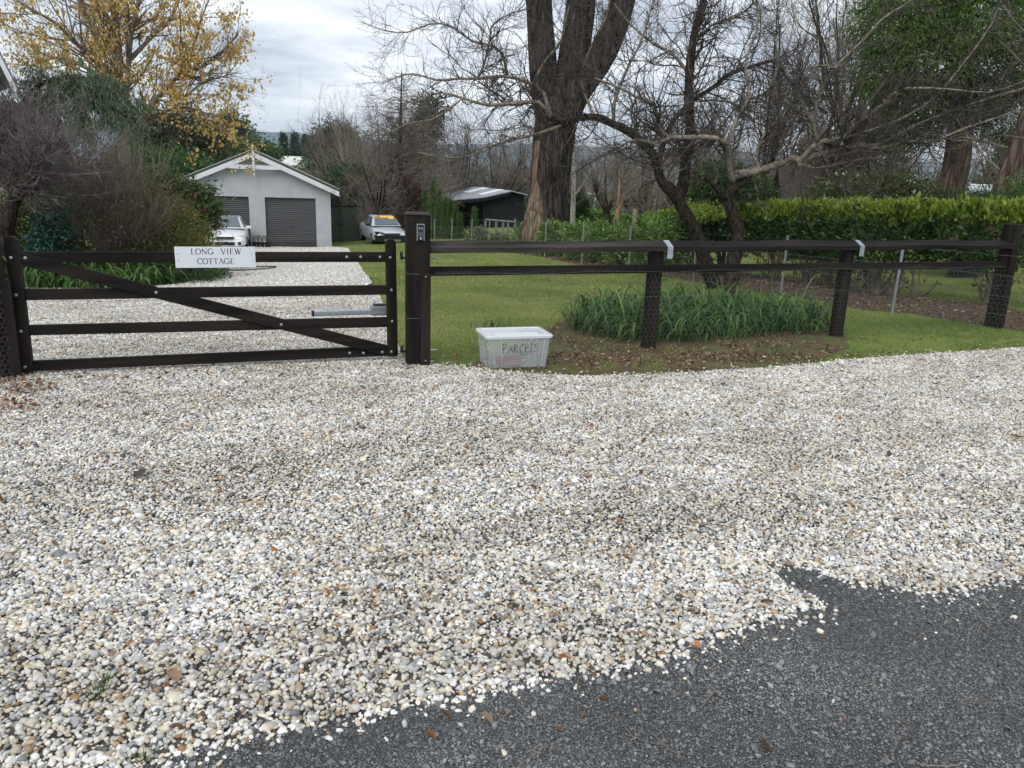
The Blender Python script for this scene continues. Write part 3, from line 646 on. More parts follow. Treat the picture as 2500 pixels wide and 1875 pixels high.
for i in range(4):
    for j in range(3):
        b = MB(); b.box(((j - 1) * .015, -.0143, kh * .04 - i * .0125), (.006, .002, .006)); b.build('key', M['grey_plastic'], kp)
b = MB(); b.lathe((.002, -.014, -kh * .37), [(.010, 0), (.010, -.003), (.006, -.004)], 14, 'y'); b.build('bell_button', M['alu'], kp)

# electric gate opener arm behind the gate
op_a = np.array(gworld(gu(770, 775)[0], .16, gu(770, 772)[1])); op_b = np.array(gworld(gu(985, 770)[0], .20, gu(985, 774)[1] + .03))
opn = thing('gate_opener', 'silver electric swing gate opener arm behind the gate by its post', 'gate opener', op_a)
dv = Vector(op_b - op_a); Lr = dv.length
def orient(d): return d.to_track_quat('X', 'Z').to_matrix()
R3 = orient(dv)
b = MB(); b.box(R3 @ Vector((Lr * .37, 0, 0)), (Lr * .74, .05, .055), R3); b.build('arm_tube', M['alu'], opn, .012)
b = MB(); b.box(R3 @ Vector((Lr * .80, 0, .01)), (Lr * .30, .085, .10), R3); b.build('motor_housing', M['grey_plastic'], opn, .02)
b = MB(); b.box(R3 @ Vector((-.008, 0, 0)), (.016, .056, .06), R3); b.build('end_cap', M['black_plastic'], opn, .004)
b = MB(); b.box(R3 @ Vector((Lr * .80, 0, .068)), (Lr * .22, .06, .018), R3); b.build('release_cover', M['black_plastic'], opn, .006)

# rail fence
FA = V2(hit(1046, 886)); FB = V2(hit(2436, 800)); FANG = math.atan2(FB[1] - FA[1], FB[0] - FA[0]); FZ = float(gz(*FA)); FL = float(np.linalg.norm(FB - FA))
fence = thing('rail_fence', 'dark stained post and rail fence with chicken wire right of the gate', 'fence', (FA[0], FA[1], FZ), FANG)
def fu(px, py):
    u, z = plane_uz(px, py, FA, FB); return u, z - FZ
ztl = fu(1060, 618)[1]; ztr = fu(2440, 607)[1]
topz = lambda u: ztl + (ztr - ztl) * u / FL          # lower edge of the top rail
def fworld(u, y, z):
    c, s = math.cos(FANG), math.sin(FANG); return np.array([FA[0] + u * c - y * s, FA[1] + u * s + y * c, FZ + z])
P1 = fu(1592, 845)[0]; P2 = fu(2048, 842)[0]; PE = fu(2436, 797)[0]
us = [0.0, P1 + .10, P2 + .10, PE - .06]
PROF = [(-.045, 0), (.055, .0), (.06, .09), (.045, .112), (-.05, .052)]
for k, (a, c) in enumerate(zip(us, us[1:])):
    b = MB(); za, zb = topz(a), topz(c); n = len(PROF); NS = 9; vs = []
    for i in range(NS):
        t = i / (NS - 1); u = a + (c - a) * t + (.0015 if i == 0 else (-.0015 if i == NS - 1 else 0)); wob = .006 * math.sin(t * 9 + k * 2) * (0 < i < NS - 1)
        vs += [(u, y, za + (zb - za) * t + z + wob) for y, z in PROF]
    b.add(vs, [tuple(range(n)), tuple((NS - 1) * n + q for q in range(n - 1, -1, -1))] + [(i * n + q, i * n + (q + 1) % n, (i + 1) * n + (q + 1) % n, (i + 1) * n + q) for i in range(NS - 1) for q in range(n)])
    b.build('top_rail', M['wood_w'] if k == 0 else M['wood_h'], fence, .003)
zll = fu(1060, 673)[1]; zlr = fu(2440, 654)[1]
for k, (a, c) in enumerate(zip([0.0, P1 + .06, P2 + .06], [P1 + .06, P2 + .06, PE - .06])):
    b = MB(); zz = lambda u: zll + (zlr - zll) * u / FL
    b.prism([(a + .001, -.028, zz(a)), (c - .001, -.028, zz(c)), (c - .001, -.028, zz(c) + .088), (a + .001, -.028, zz(a) + .088)], (0, 0, 0), (0, .045, 0)); b.build('lower_rail', M['wood_h'], fence, .003)
for u, lean in ((P1, .0), (P2, -.01)):
    zb = float(gz(*fworld(u, 0, 0)[:2])) - FZ; zt = topz(u) + .03
    b = MB(); b.prism([(u - .068, .018, zb - .3), (u + .068, .018, zb - .3), (u + .068 + lean, .018, zt), (u - .068 + lean, .018, zt)], (0, 0, 0), (0, .11, 0)); p_ = b.build('fence_post', M['wood'], fence, .006)
zb = float(gz(*fworld(PE, 0, 0)[:2])) - FZ; zt = fu(2470, 548)[1]
b = MB(); b.box((PE, .06, (zt + zb) / 2 - .15), (.20, .17, zt - zb + .3)); ep = b.build('fence_post', M['wood'], fence, .008); ep['label'] = 'taller end post of the rail fence'
b = MB(); b.box((PE - .06, -.0475, (topz(PE) + zb) / 2 - .1), (.10, .042, topz(PE) - zb + .2)); b.build('batten', M['wood'], fence, .004)
for u in (P1 + .10, P2 + .10):
    z = topz(u); b = MB(); w = .036
    pr = [(.048, .1165), (-.0535, .0535), (-.0535, -.075), (-.0485, -.075), (-.0485, .050), (.045, .1125)]
    b.prism([(u - w, y, z + q) for y, q in pr], (0, 0, 0), (2 * w, 0, 0)); pl_ = b.build('joint_plate', M['zinc'], fence)
    for i, (du, dz) in enumerate(((-.018, .02), (.018, .02), (-.018, -.03), (.018, -.03))):
        q = MB(); q.lathe((u + du, -.0535, z + dz), [(.004, 0), (.004, -.0015)], 6, 'y'); q.build('nail', M['bolt'], pl_)
zg = lambda u: float(gz(*fworld(u, 0, 0)[:2])) - FZ + .005
hexnet('wire_netting', .05, PE - .12, zg, lambda u: zll + (zlr - zll) * u / FL + .04, -.032, fence)
for py0, h in ((0, -.02), (1, .30)):
    b = MB(); b.tube([(u, -.034, (zll + (zlr - zll) * u / FL) * (1 - h) + zg(u) * h + .012 * math.sin(u * 4)) for u in np.linspace(.05, PE - .12, 16)], .0015, 4); b.build('strand_wire', M['wire'], fence)

# fence left of the gate
la, lb = V2(hit(30, 925)), V2(hit(-260, 960)); lz = float(gz(*la))
lf = thing('left_fence', 'dark timber fence end with chicken wire left of the gate', 'fence', (la[0], la[1], lz), math.atan2(la[1] - lb[1], la[0] - lb[0]))
def lu(px, py):
    u, z = plane_uz(px, py, la, lb); return -u, z - lz
b = MB(); q = [lu(*p) for p in ((22, 925), (1, 683), (22, 680), (52, 922))]; b.prism([(u, -.03, z - (.1 if z < .1 else 0)) for u, z in q], (0, 0, 0), (0, .05, 0)); b.build('batten', M['wood'], lf, .004)
b = MB(); b.box((-.01, .08, .45), (.13, .12, 1.5)); b.build('fence_post', M['wood'], lf, .006)
hexnet('wire_netting', -1.6, .0, lambda u: 0.0, lambda u: .78, -.035, lf, cell=.045, r=.0012)
for z in (.95, .62):
    b = MB(); b.box((-.85, -.0, z), (1.55, .045, .09)); b.build('rail', M['wood_h'], lf, .004)
b = MB(); b.box((-1.65, .03, .45), (.13, .12, 1.5)); b.build('fence_post', M['wood'], lf, .006)
b = MB(); b.tube([(.0, -.034, .80), (-.8, -.036, .79), (-1.6, -.034, .80)], .0016, 4); b.build('strand_wire', M['wire'], lf)

# ------------------------------------------------------------------ parcel box
def clear_plastic(name, op, tint, rough=.25):
    m = bpy.data.materials.new(name); m.use_nodes = True; t = m.node_tree; p = t.nodes['Principled BSDF']; p.inputs['Base Color'].default_value = (*tint, 1); p.inputs['Roughness'].default_value = rough
    tr = t.nodes.new('ShaderNodeBsdfTransparent'); tr.inputs[0].default_value = (.93, .95, .97, 1); ms = t.nodes.new('ShaderNodeMixShader')
    nz = t.nodes.new('ShaderNodeTexNoise'); nz.inputs['Scale'].default_value = 5; mr = t.nodes.new('ShaderNodeMapRange'); mr.inputs[3].default_value = op - .08; mr.inputs[4].default_value = op + .1
    t.links.new(nz.outputs[0], mr.inputs[0]); t.links.new(mr.outputs[0], ms.inputs[0]); t.links.new(tr.outputs[0], ms.inputs[1]); t.links.new(p.outputs[0], ms.inputs[2]); t.links.new(ms.outputs[0], t.nodes['Material Output'].inputs[0]); return m
M['tub'] = clear_plastic('translucent_tub', .22, (.86, .89, .92)); M['lid'] = clear_plastic('translucent_lid', .72, (.80, .84, .88)); M['tub_rim'] = clear_plastic('tub_rim', .26, (.84, .87, .9))
B0 = hit(1193, 903); B1 = hit(1326, 894); bz = float(gz(*B0[:2])) + .012
bl = float(np.linalg.norm(B1[:2] - B0[:2])); bang = math.radians(17); bd = .36; bh = .315; fl = .034
bc = B0[:2] + .5 * bl * np.array([math.cos(bang), math.sin(bang)])
box = thing('parcel_box', 'clear plastic storage tub marked PARCELS with a white lid on the grass verge', 'storage box', (bc[0], bc[1], bz), bang)
def ring(sx, sy0, sy1, z, r=.03, n=4):
    o = []
    for cx_, cy_, a0 in ((sx - r, sy1 - r, 0), (-sx + r, sy1 - r, 90), (-sx + r, sy0 + r, 180), (sx - r, sy0 + r, 270)):
        for i in range(n + 1):
            a = math.radians(a0 + 90 * i / n); o.append((cx_ + r * math.cos(a), cy_ + r * math.sin(a), z))
    return o
def loft(rings, cap0=True, cap1=True):
    b = MB(); n = len(rings[0]); vs = [p for r in rings for p in r]; fs = [(i * n + k, i * n + (k + 1) % n, (i + 1) * n + (k + 1) % n, (i + 1) * n + k) for i in range(len(rings) - 1) for k in range(n)]
    if cap0: fs.append(tuple(range(n - 1, -1, -1)))
    if cap1: fs.append(tuple((len(rings) - 1) * n + k for k in range(n)))
    return b.add(vs, fs)
hb = bl / 2
loft([ring(hb, 0, bd, 0), ring(hb + fl * .75, -fl * .5, bd + fl * .5, bh * .86), ring(hb + fl, -fl * .6, bd + fl * .6, bh)], True, False).build('tub', M['tub'], box, smooth=False)
loft([ring(hb + fl + .012, -fl * .6 - .012, bd + fl * .6 + .012, bh - .022), ring(hb + fl + .014, -fl * .6 - .014, bd + fl * .6 + .014, bh), ring(hb + fl + .002, -fl * .6 - .002, bd + fl * .6 + .002, bh + .012), ring(hb + fl - .03, -fl * .6 + .03, bd + fl * .6 - .03, bh + .014), ring(hb + fl - .04, -fl * .6 + .04, bd + fl * .6 - .04, bh + .003), ring(hb + fl - .10, .06, bd - .06, bh + .003), ring(hb + fl - .11, .07, bd - .07, bh + .016)], False, True).build('lid', M['lid'], box)
for x in (-.8, -.55, .55, .8):
    b = MB(); b.prism([(x * hb - .003, -.006, .01), (x * hb + .003, -.006, .01), (x * (hb + fl) + .003, -fl * .55 - .006, bh - .03), (x * (hb + fl) - .003, -fl * .55 - .006, bh - .03)], (0, 0, 0), (0, .004, 0)); b.build('stiffening_rib', M['tub_rim'], box)
for y in (.25, .5, .75):
    for s in (-1, 1):
        b = MB(); b.prism([(s * (hb + .004), y * bd - .003, .01), (s * (hb + .004), y * bd + .003, .01), (s * (hb + fl * .9 + .004), y * bd + .003, bh - .03), (s * (hb + fl * .9 + .004), y * bd - .003, bh - .03)], (0, 0, 0), (s * .004, 0, 0)); b.build('stiffening_rib', M['tub_rim'], box)
# handwriting: PARCELS with a little smile under it
wr = MB(); W0 = -.165; hgt = .092
gly = {'P': [[(0, 0), (.02, 1)], [(0, .95), (.3, 1), (.4, .8), (.28, .58), (.02, .5)]], 'A': [[(0, 0), (.22, .8), (.5, 0)], [(.1, .33), (.4, .35)]], 'R': [[(0, 0), (.02, .85)], [(0, .85), (.3, .85), (.34, .6), (.03, .45), (.42, .0)]],
       'C': [[(.42, .85), (.15, .9), (.0, .5), (.1, .08), (.45, .05)]], 'E': [[(.36, .95), (.02, .92), (0, .05), (.42, .1)], [(.02, .5), (.32, .55)]], 'L': [[(.05, 1.1), (0, .08), (.3, .12)]], 'S': [[(.34, .95), (.08, .85), (.1, .6), (.34, .45), (.3, .15), (.0, .1)]]}
xx = W0
for ch in 'PARCELS':
    for pl_ in gly[ch]:
        pts = []
        for gx_, gz_ in pl_:
            z = .152 + gz_ * hgt; pts.append((xx + gx_ * hgt, -fl * .58 * z / (bh * .86) - .006, z))
        wr.tube(pts, .0027, 5)
    xx += .62 * hgt * (1 if ch not in 'L' else .6)
pts = [(.05 + .04 * t, -fl * .5 * .5 - .006, .128 + .018 * (t * t)) for t in np.linspace(-1, 1, 7)]; wr.tube(pts, .0016, 5)
wr.build('handwriting', M['ink'], box)
M['brick'] = mat('red_brown_brick', (.17, .075, .05), .9, (.24, .12, .085), 14, bump=.003, bscale=60)
bm_ = box.matrix_basis
brk = thing('brick', 'reddish brown brick lying inside the clear parcel tub', 'brick', Vector((bc[0], bc[1], bz)) + Matrix.Rotation(bang, 3, 'Z') @ Vector((-.055, .11, .006)), bang + .05)
b = MB(); b.box((0, 0, .038), (.225, .105, .073)); b.build('brick_body', M['brick'], brk, .006)

# ------------------------------------------------------------------ garage
GY_ = 39.0; GROT = math.radians(14.5)
gR = hit(810, 597); gR = gpt(810, GY_)
gdir = np.array([math.cos(GROT), math.sin(GROT)]); gw = -2 * plane_uz(619, 377, gR[:2], gR[:2] + gdir)[0]; gc = gR + np.array([-math.cos(GROT) * gw / 2, -math.sin(GROT) * gw / 2, 0])
gzb = float(gz(*gR[:2])) - .02
garage = thing('garage', 'pale grey gabled double garage with two charcoal roller doors at the driveway end', 'garage', (gc[0], gc[1], gzb), GROT)
GP = lambda px, py: plane_uz(px, py, gc[:2], gc[:2] + np.array([math.cos(GROT), math.sin(GROT)]))
def gp(px, py): u, z = GP(px, py); return u, z - gzb
hw = gw / 2; eave = gp(806, 463)[1]; apex = gp(619, 377)[1]; DEP = 8.5
d1 = [gp(646, 482)[0], gp(770, 482)[0], gp(708, 483)[1]]; d2 = [d1[0] - (606 - 482 + 39) / FPX * 39.6, gp(607, 482)[0], d1[2]]
d2[0] = d2[1] - (d1[1] - d1[0])
# front wall with two openings, as one mesh of butted pieces
b = MB(); t_ = .2
prof = [(-hw, 0), (d2[0], 0), (d2[0], d2[2]), (d2[1], d2[2]), (d2[1], 0), (d1[0], 0), (d1[0], d1[2]), (d1[1], d1[2]), (d1[1], 0), (hw, 0), (hw, eave), (0, apex), (-hw, eave)]
b.prism([(u, 0, z) for u, z in prof], (0, 0, 0), (0, t_, 0)); b.build('front_wall', M['render_wall'], garage)
for s in (-1, 1):
    b = MB(); b.box((s * (hw - t_ / 2), t_ + (DEP - t_) / 2, eave / 2), (t_, DEP - t_, eave)); b.build('side_wall', M['render_wall'], garage)
b = MB(); b.prism([(-hw + t_, DEP - t_, 0), (hw - t_, DEP - t_, 0), (hw - t_, DEP - t_, eave), (0, DEP - t_, apex - .05), (-hw + t_, DEP - t_, eave)], (0, 0, 0), (0, t_, 0)); b.build('back_wall', M['render_wall'], garage)
for d in (d1, d2):
    b = MB(); nS = 26; vs = []; zz = []
    for i in range(nS * 4 + 1):
        z = d[2] * i / (nS * 4); y = .13 + .013 * math.cos(i / 4 * 2 * math.pi); vs += [(d[0], y, z), (d[1], y, z)]
    b.add(vs, [(2 * i, 2 * i + 1, 2 * i + 3, 2 * i + 2) for i in range(nS * 4)]); dr = b.build('roller_door', M['roller'], garage, smooth=True)
    q = MB(); q.box(((d[0] + d[1]) / 2 + .05, .105, .95), (.22, .03, .03)); q.build('handle', M['black_plastic'], dr)
    q = MB(); q.box(((d[0] + d[1]) / 2, .112, .10), (d[1] - d[0] - .02, .02, .16)); q.build('bottom_bar', M['roof_dark'], dr)
ov = .42; ye = -.34; slope = (apex - eave) / hw
rt = lambda x: apex - slope * abs(x)
ce = math.cos(math.atan(slope))
for s in (-1, 1):
    b = MB(); xe = s * (hw + ov)
    b.prism([(0, ye + .05, rt(0) + .21), (xe, ye + .05, rt(xe) + .21), (xe, ye + .05, rt(xe) + .12), (0, ye + .05, rt(0) + .12)], (0, 0, 0), (0, DEP + .9, 0)); r_o = b.build('roof', M['roof_dark'], garage)
    b = MB(); b.prism([(0, ye - .03, rt(0) + .25), (xe * 1.003, ye - .03, rt(xe) + .25), (xe * 1.003, ye - .03, rt(xe) + .217), (0, ye - .03, rt(0) + .217)], (0, 0, 0), (0, .2, 0)); b.build('barge_capping', M['roof_gutter'], garage)
    b = MB(); b.prism([(s * .0, ye - .03, rt(0) + .10), (xe, ye - .03, rt(xe) + .10), (xe, ye - .03, rt(xe) - .13), (s * .0, ye - .03, rt(0) - .13)], (0, 0, 0), (0, .05, 0)); b.build('bargeboard', M['white_paint'], garage)
    b = MB(); b.prism([(0, ye - .025, rt(0) + .215), (xe, ye - .025, rt(xe) + .215), (xe, ye - .025, rt(xe) + .102), (0, ye - .025, rt(0) + .102)], (0, 0, 0), (0, .06, 0)); b.build('roof_edge', M['roof_dark'], garage)
    b = MB(); b.prism([(s * (hw + .0), ye + .05, eave - .14), (xe, ye + .05, rt(xe) - .0), (s * hw, ye + .05, eave - .0)], (0, 0, 0), (0, DEP + .8, 0)); b.build('eave_lining', M['white_paint'], garage)
tz = gp(620, 408)[1] + .06; tx = (apex - .13 - tz) / slope
b = MB(); b.box((0, ye + .0, tz - .06), (2 * tx + .5, .04, .19)); b.build('tie_beam', M['white_paint'], garage)
ft = gp(618, 348)[1]; fb = gp(622, 429)[1]
b = MB(); b.prism([(-.03, ye - .085, fb + .1), (0, ye - .085, fb - .08), (.03, ye - .085, fb + .1), (.055, ye - .085, fb + .25), (.055, ye - .085, ft - .45), (.0, ye - .085, ft), (-.055, ye - .085, ft - .45), (-.055, ye - .085, fb + .25)], (0, 0, 0), (0, .05, 0)); b.build('finial', M['white_paint'], garage)

# seedlings in black pots by the pier
PB = []
M['seedling'] = mat('grey_green_seedling', (1, 1, 1), .8, attr=True, transl=.2)
for i, px in enumerate((621, 631, 641, 651, 657)):
    p = gpt(px, 37.5 - i * .05)
    labs = ['black potted seedling beside the white car wheel, first of five along the garage pier', 'second black potted seedling from the white car', 'middle one of five black potted seedlings by the garage pier', 'fourth black potted seedling from the white car', 'black potted seedling nearest the right roller door, last of five']
    o = thing('potted_seedling', labs[i], 'potted plant', p, 0, 'potted seedlings by the garage pier')
    b = MB(); b.lathe((0, 0, 0), [(.075, 0), (.10, .21), (.108, .21), (.108, .235), (.088, .235), (.085, .2)], 14); b.build('pot', M['black_plastic'], o)
    n = 60; a = rng.uniform(0, 6.28, n); h = rng.uniform(.1, .42, n); rr = rng.uniform(.02, .12, n) * (h + .2) * 2; bb = np.stack([np.cos(a) * rr, np.sin(a) * rr, .2 + h * .75], -1)
    s = np.stack([-np.sin(a), np.cos(a), 0 * a], -1) * .012; tp = bb + np.stack([np.cos(a) * .05, np.sin(a) * .05, np.full(n, .08)], -1)
    Vv = np.concatenate([np.stack([bb - s, bb + s, tp], 1).reshape(-1, 3)]); mesh_np('leaves', Vv, [np.arange(n * 3).reshape(n, 3)], M['seedling'], o, col=np.repeat(np.array([(.16, .19, .15)]) * rng.lognormal(0, .3, (n, 1)), 3, 0))
    b = MB()
    for k in range(5): b.tube([(0, 0, .18), (.05 * math.cos(k * 1.3), .05 * math.sin(k * 1.3), .4), (.1 * math.cos(k * 1.3), .1 * math.sin(k * 1.3), .58)], .004, 4)
    b.build('stems', M['seedling'], o)

# hose lying on the drive
h0 = hit(560, 660); h1 = hit(664, 656); pts = []
for t in np.linspace(0, 1, 40):
    a = -2.6 + t * 5.2; c = (h0 * .45 + h1 * .55); ax = (h1 - h0) * .5
    x = c[0] + ax[0] * math.cos(a) * 1.0; y = c[1] + ax[1] * math.cos(a) + .75 * math.sin(a); pts.append((x, y, float(gz(x, y)) + .03))
b = MB(); b.tube(pts, .013, 6); tag(b.build('hose', M['black_rubber'], smooth=True), 'black hose looped on the gravel drive below the house sign', 'hose')

# dull green steel wall right of the garage
w0 = gpt(806, 44); w1 = gpt(939, 47.5); wz = float(gz(*w0[:2])) - .1; wang = math.atan2(w1[1] - w0[1], w1[0] - w0[0]); wl = float(np.linalg.norm((w1 - w0)[:2]))
gwall = thing('green_fence', 'tall dull green steel panel fence between garage and silver car', 'fence', (w0[0], w0[1], wz), wang)
wt = plane_uz(870, 504, w0[:2], w1[:2])[1] - wz
vs = []; nb = 60
for i in range(nb * 4 + 1):
    x = wl * i / (nb * 4); y = .02 if (i % 4) in (1, 2) else 0.0; vs += [(x, y, 0), (x, y, wt)]
b = MB(); b.add(vs, [(2 * i, 2 * i + 2, 2 * i + 3, 2 * i + 1) for i in range(nb * 4)]); b.build('panel', M['green_steel'], gwall)
b = MB(); b.box((wl / 2, .01, wt + .02), (wl + .06, .07, .06)); b.build('capping', M['shed_black'], gwall)
for x in (.03, .75, wl): b = MB(); b.box((x, -.02, wt / 2), (.06, .05, wt - .03)); b.build('panel_post', M['green_steel'], gwall)
b = MB(); b.box((.82, -.06, wt * .52), (.16, .05, .1)); b.box((.6, -.05, wt * .52), (.3, .02, .03)); b.build('latch', M['black_plastic'], gwall)
# cut branches and leaf pile along the green fence
def rock_pile(): pass

# ------------------------------------------------------------------ black shed
s0 = gpt(1113, 58); sz_ = float(gz(*s0[:2])) - .3
sA = s0[:2]; sB = V2(gpt(1280, 58))
sp = lambda px, py: (lambda q: (q[0], q[1] - sz_))(plane_uz(px, py, sA, sB))
shed = thing('black_shed', 'black steel shed with grey roof and two white skylights beyond the lawn', 'shed', (sA[0], sA[1], sz_), 0)
L_ = 17.0
eL, eK, eA, eR = sp(1110, 486), sp(1181, 480), sp(1247, 465), sp(1280, 473)
xL, xK, xR = eL[0], eK[0], eR[0]
sky_dir = np.array([sA[0] * .0 + (-3.6), L_])   # ridge direction: back and to the left
def bk(u, z, k=1.0): return (u + sky_dir[0] * k, sky_dir[1] * k, z)
b = MB(); b.prism([(xK, 0, 0), (xR, 0, 0), (xR, 0, eR[1] - .08), (eA[0], 0, eA[1] - .12), (xK, 0, eK[1] - .12)], (0, 0, 0), (sky_dir[0], sky_dir[1], 0)); b.build('shed_wall', M['shed_black'], shed)
b = MB(); b.box((xL + .06, .1, eL[1] / 2 - .1), (.14, .14, eL[1])); b.build('carport_post', M['shed_black'], shed)
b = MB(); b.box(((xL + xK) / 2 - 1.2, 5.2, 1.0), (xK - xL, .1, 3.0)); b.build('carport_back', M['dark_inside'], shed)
def slab(a, c, name, m, over=.25, th=.07, k0=-.03, k1=1.0):
    b = MB(); A0, C0 = bk(a[0], a[1], k0), bk(c[0], c[1], k0); A1, C1 = bk(a[0], a[1], k1), bk(c[0], c[1], k1)
    b.add([A0, C0, C1, A1] + [(p[0], p[1], p[2] - th) for p in (A0, C0, C1, A1)], [(0, 1, 2, 3), (7, 6, 5, 4), (0, 4, 5, 1), (1, 5, 6, 2), (2, 6, 7, 3), (3, 7, 4, 0)]); return b.build(name, m, shed)
eL2 = (eL[0] - .2, eL[1] - .03)
slab(eL2, (eK[0], eK[1] + .0), 'carport_roof', M['shed_roof']); slab((eK[0] + .01, eK[1] + .01), (eA[0], eA[1]), 'shed_roof', M['shed_roof']); slab((eA[0] + .005, eA[1] - .003), (eR[0] + .25, eR[1] - .05), 'shed_roof', M['shed_roof'])
def lerp2(t): return (eK[0] + (eA[0] - eK[0]) * t, eK[1] + .03 + (eA[1] - eK[1]) * t)
slab(lerp2(.12), lerp2(.96), 'skylight', M['skylight'], th=.015, k0=.12, k1=.26); slab(lerp2(.08), lerp2(.97), 'skylight', M['skylight'], th=.015, k0=.52, k1=.70)
b = MB(); b.box(((xK + xR) / 2 + .15, -.03, 1.2), ((xR - xK) * .78, .05, 2.2)); b.build('shed_door', M['shed_black'], shed)
b = MB(); b.prism([(eL2[0], -.55, eL2[1] - .09), (eK[0], -.55, eK[1] - .09), (eA[0], -.55, eA[1] - .09), (eA[0], -.55, eA[1] - .3), (eK[0], -.55, eK[1] - .32), (eL2[0], -.55, eL2[1] - .3)], (0, 0, 0), (0, .05, 0)); b.build('fascia', M['shed_black'], shed)

# ------------------------------------------------------------------ houses glimpsed far off and at the sides
def gable_house(name, label, cat, c, w, d, h, rise, rz, wallm, roofm, win=True, over=.4):
    o = thing(name, label, cat, c, rz)
    b = MB(); b.prism([(-w / 2, -d / 2, -2), (w / 2, -d / 2, -2), (w / 2, -d / 2, h), (0, -d / 2, h + rise), (-w / 2, -d / 2, h)], (0, 0, 0), (0, d, 0)); b.build('house_wall', wallm, o)
    sl = rise / (w / 2)
    for s in (-1, 1):
        xe = s * (w / 2 + over); b = MB(); b.prism([(0, -d / 2 - over, h + rise + .12), (xe, -d / 2 - over, h - sl * over + .12), (xe, -d / 2 - over, h - sl * over), (0, -d / 2 - over, h + rise)], (0, 0, 0), (0, d + 2 * over, 0)); b.build('roof', roofm, o)
    return o
M['pale_roof'] = mat('pale_cream_roof', (.66, .68, .62), .5, (.58, .6, .55), .5); M['cream_wall'] = mat('cream_wall', (.5, .48, .42), .8)
p = at(716, 402, 200); gable_house('far_house', 'pale cream roofed house far behind the garage roof', 'house', (p[0], p[1], p[2] - 2), 5.5, 5.5, 2.0, 1.9, math.radians(70), M['cream_wall'], M['pale_roof'])
p = at(746, 402, 205); gable_house('far_house', 'low pale green roof just right of the cream roofed far house', 'house', (p[0], p[1], p[2] - 1.6), 5, 5, 1.5, .7, math.radians(80), M['cream_wall'], M['pale_roof'])
# white roofed building behind the right hedge
M['white_roof'] = mat('white_roof_sheet', (.70, .74, .77), .35, (.62, .66, .7), 1.0)
q = at(2400, 500, 24); wr_ = thing('white_roof_shed', 'white roofed dark walled outbuilding beyond the right end of the hedge', 'shed', (q[0], q[1], float(gz(q[0], q[1]))), 0)
za = wr_.location.z; r4 = [at(2346, 480, 22), at(2430, 468, 22), at(2464, 453, 27), at(2370, 448.5, 27)]
vs = [tuple(np.array(p) - np.array(wr_.location)) for p in r4]
b = MB(); b.add(vs + [(x, y, z - .06) for x, y, z in vs], [(0, 1, 2, 3), (7, 6, 5, 4), (0, 4, 5, 1), (1, 5, 6, 2), (2, 6, 7, 3), (3, 7, 4, 0)]); b.build('roof', M['white_roof'], wr_)
b = MB(); a_, b_, c_, d_ = [Vector(v) for v in vs]; b.add([(v.x, v.y, v.z - .061) for v in (a_, b_, c_, d_)] + [(v.x, v.y, -.1) for v in (a_, b_, c_, d_)], [(3, 2, 1, 0), (4, 5, 6, 7), (0, 1, 5, 4), (1, 2, 6, 5), (2, 3, 7, 6), (3, 0, 4, 7)]); b.build('shed_wall', M['shed_black'], wr_)
b = MB(); vv = (c_ * .8 + d_ * .2); b.lathe((vv.x, vv.y, vv.z), [(.13, -.02), (.13, .05), (.05, .09)], 12); b.build('roof_vent', M['white_roof'], wr_, smooth=True)
# dark house behind the fruit trees
M['brown_roof'] = mat('brown_tiled_roof', (.030, .024, .021), .85, (.060, .048, .042), 9, (.5, 1, 6), bump=.03, bscale=14)
p = gpt(1962, 31); gable_house('dark_house', 'low dark brown roofed building half hidden behind the fruit trees', 'house', (p[0], p[1], float(gz(*p[:2])) + .1), 3.6, 2.0, at(1955, 488, 31)[2] - float(gz(*p[:2])) - .1, 1.15, math.radians(80), M['dark_inside'], M['brown_roof'])
# corner of a white-trimmed gable at the left edge
p = at(-60, 240, 17); hg = thing('left_house', 'grey roofed house gable with white bargeboard at the top left edge', 'house', (p[0], p[1], float(gz(p[0], p[1]))), math.radians(40))
M['slate'] = mat('grey_roof_sheet', (.16, .17, .175), .5)
e1 = at(36, 196, 17) - np.array(hg.location); e0 = at(-230, -330, 17) - np.array(hg.location); ca, sa = math.cos(-math.radians(40)), math.sin(-math.radians(40))
def loc_(v): return Vector((v[0] * ca - v[1] * sa, v[0] * sa + v[1] * ca, v[2]))
e1, e0 = loc_(e1), loc_(e0); rdir = Vector((0, 5, 0)); dn = Vector((0, 0, -.22))
b = MB(); b.prism([e1, e0, e0 + Vector((0, 0, -.1)), e1 + Vector((0, 0, -.1))], (0, 0, 0), rdir); b.build('roof', M['slate'], hg)
b = MB(); b.prism([e1 + dn * .48, e0 + dn * .48, e0 + dn * 1.6, e1 + dn * 1.6], (0, -.03, 0), (0, .05, 0)); b.build('bargeboard', M['white_paint'], hg)
e2 = Vector((2 * e0.x - e1.x, e1.y, e1.z)); b = MB(); wv = [Vector((e1.x - .35, .4, e1.z - .25)), Vector((e0.x, .4, e0.z - .3)), Vector((e2.x + .35, .4, e1.z - .25)), Vector((e2.x + .35, .4, -.2)), Vector((e1.x - .35, .4, -.2))]
b.prism(wv, (0, 0, 0), (0, 5, 0)); b.build('house_wall', M['cream_wall'], hg)
b = MB(); b.prism([e2, e0 + Vector((-.002, 0, 0)), e0 + Vector((-.002, 0, -.1)), e2 + Vector((0, 0, -.1))], (0, 0, 0), rdir); b.build('roof', M['slate'], hg)
b = MB(); b.box((e1.x - 1.05, -.0, e1.z + .62), (1.2, .05, .14)); b.build('tie_beam', M['white_paint'], hg)

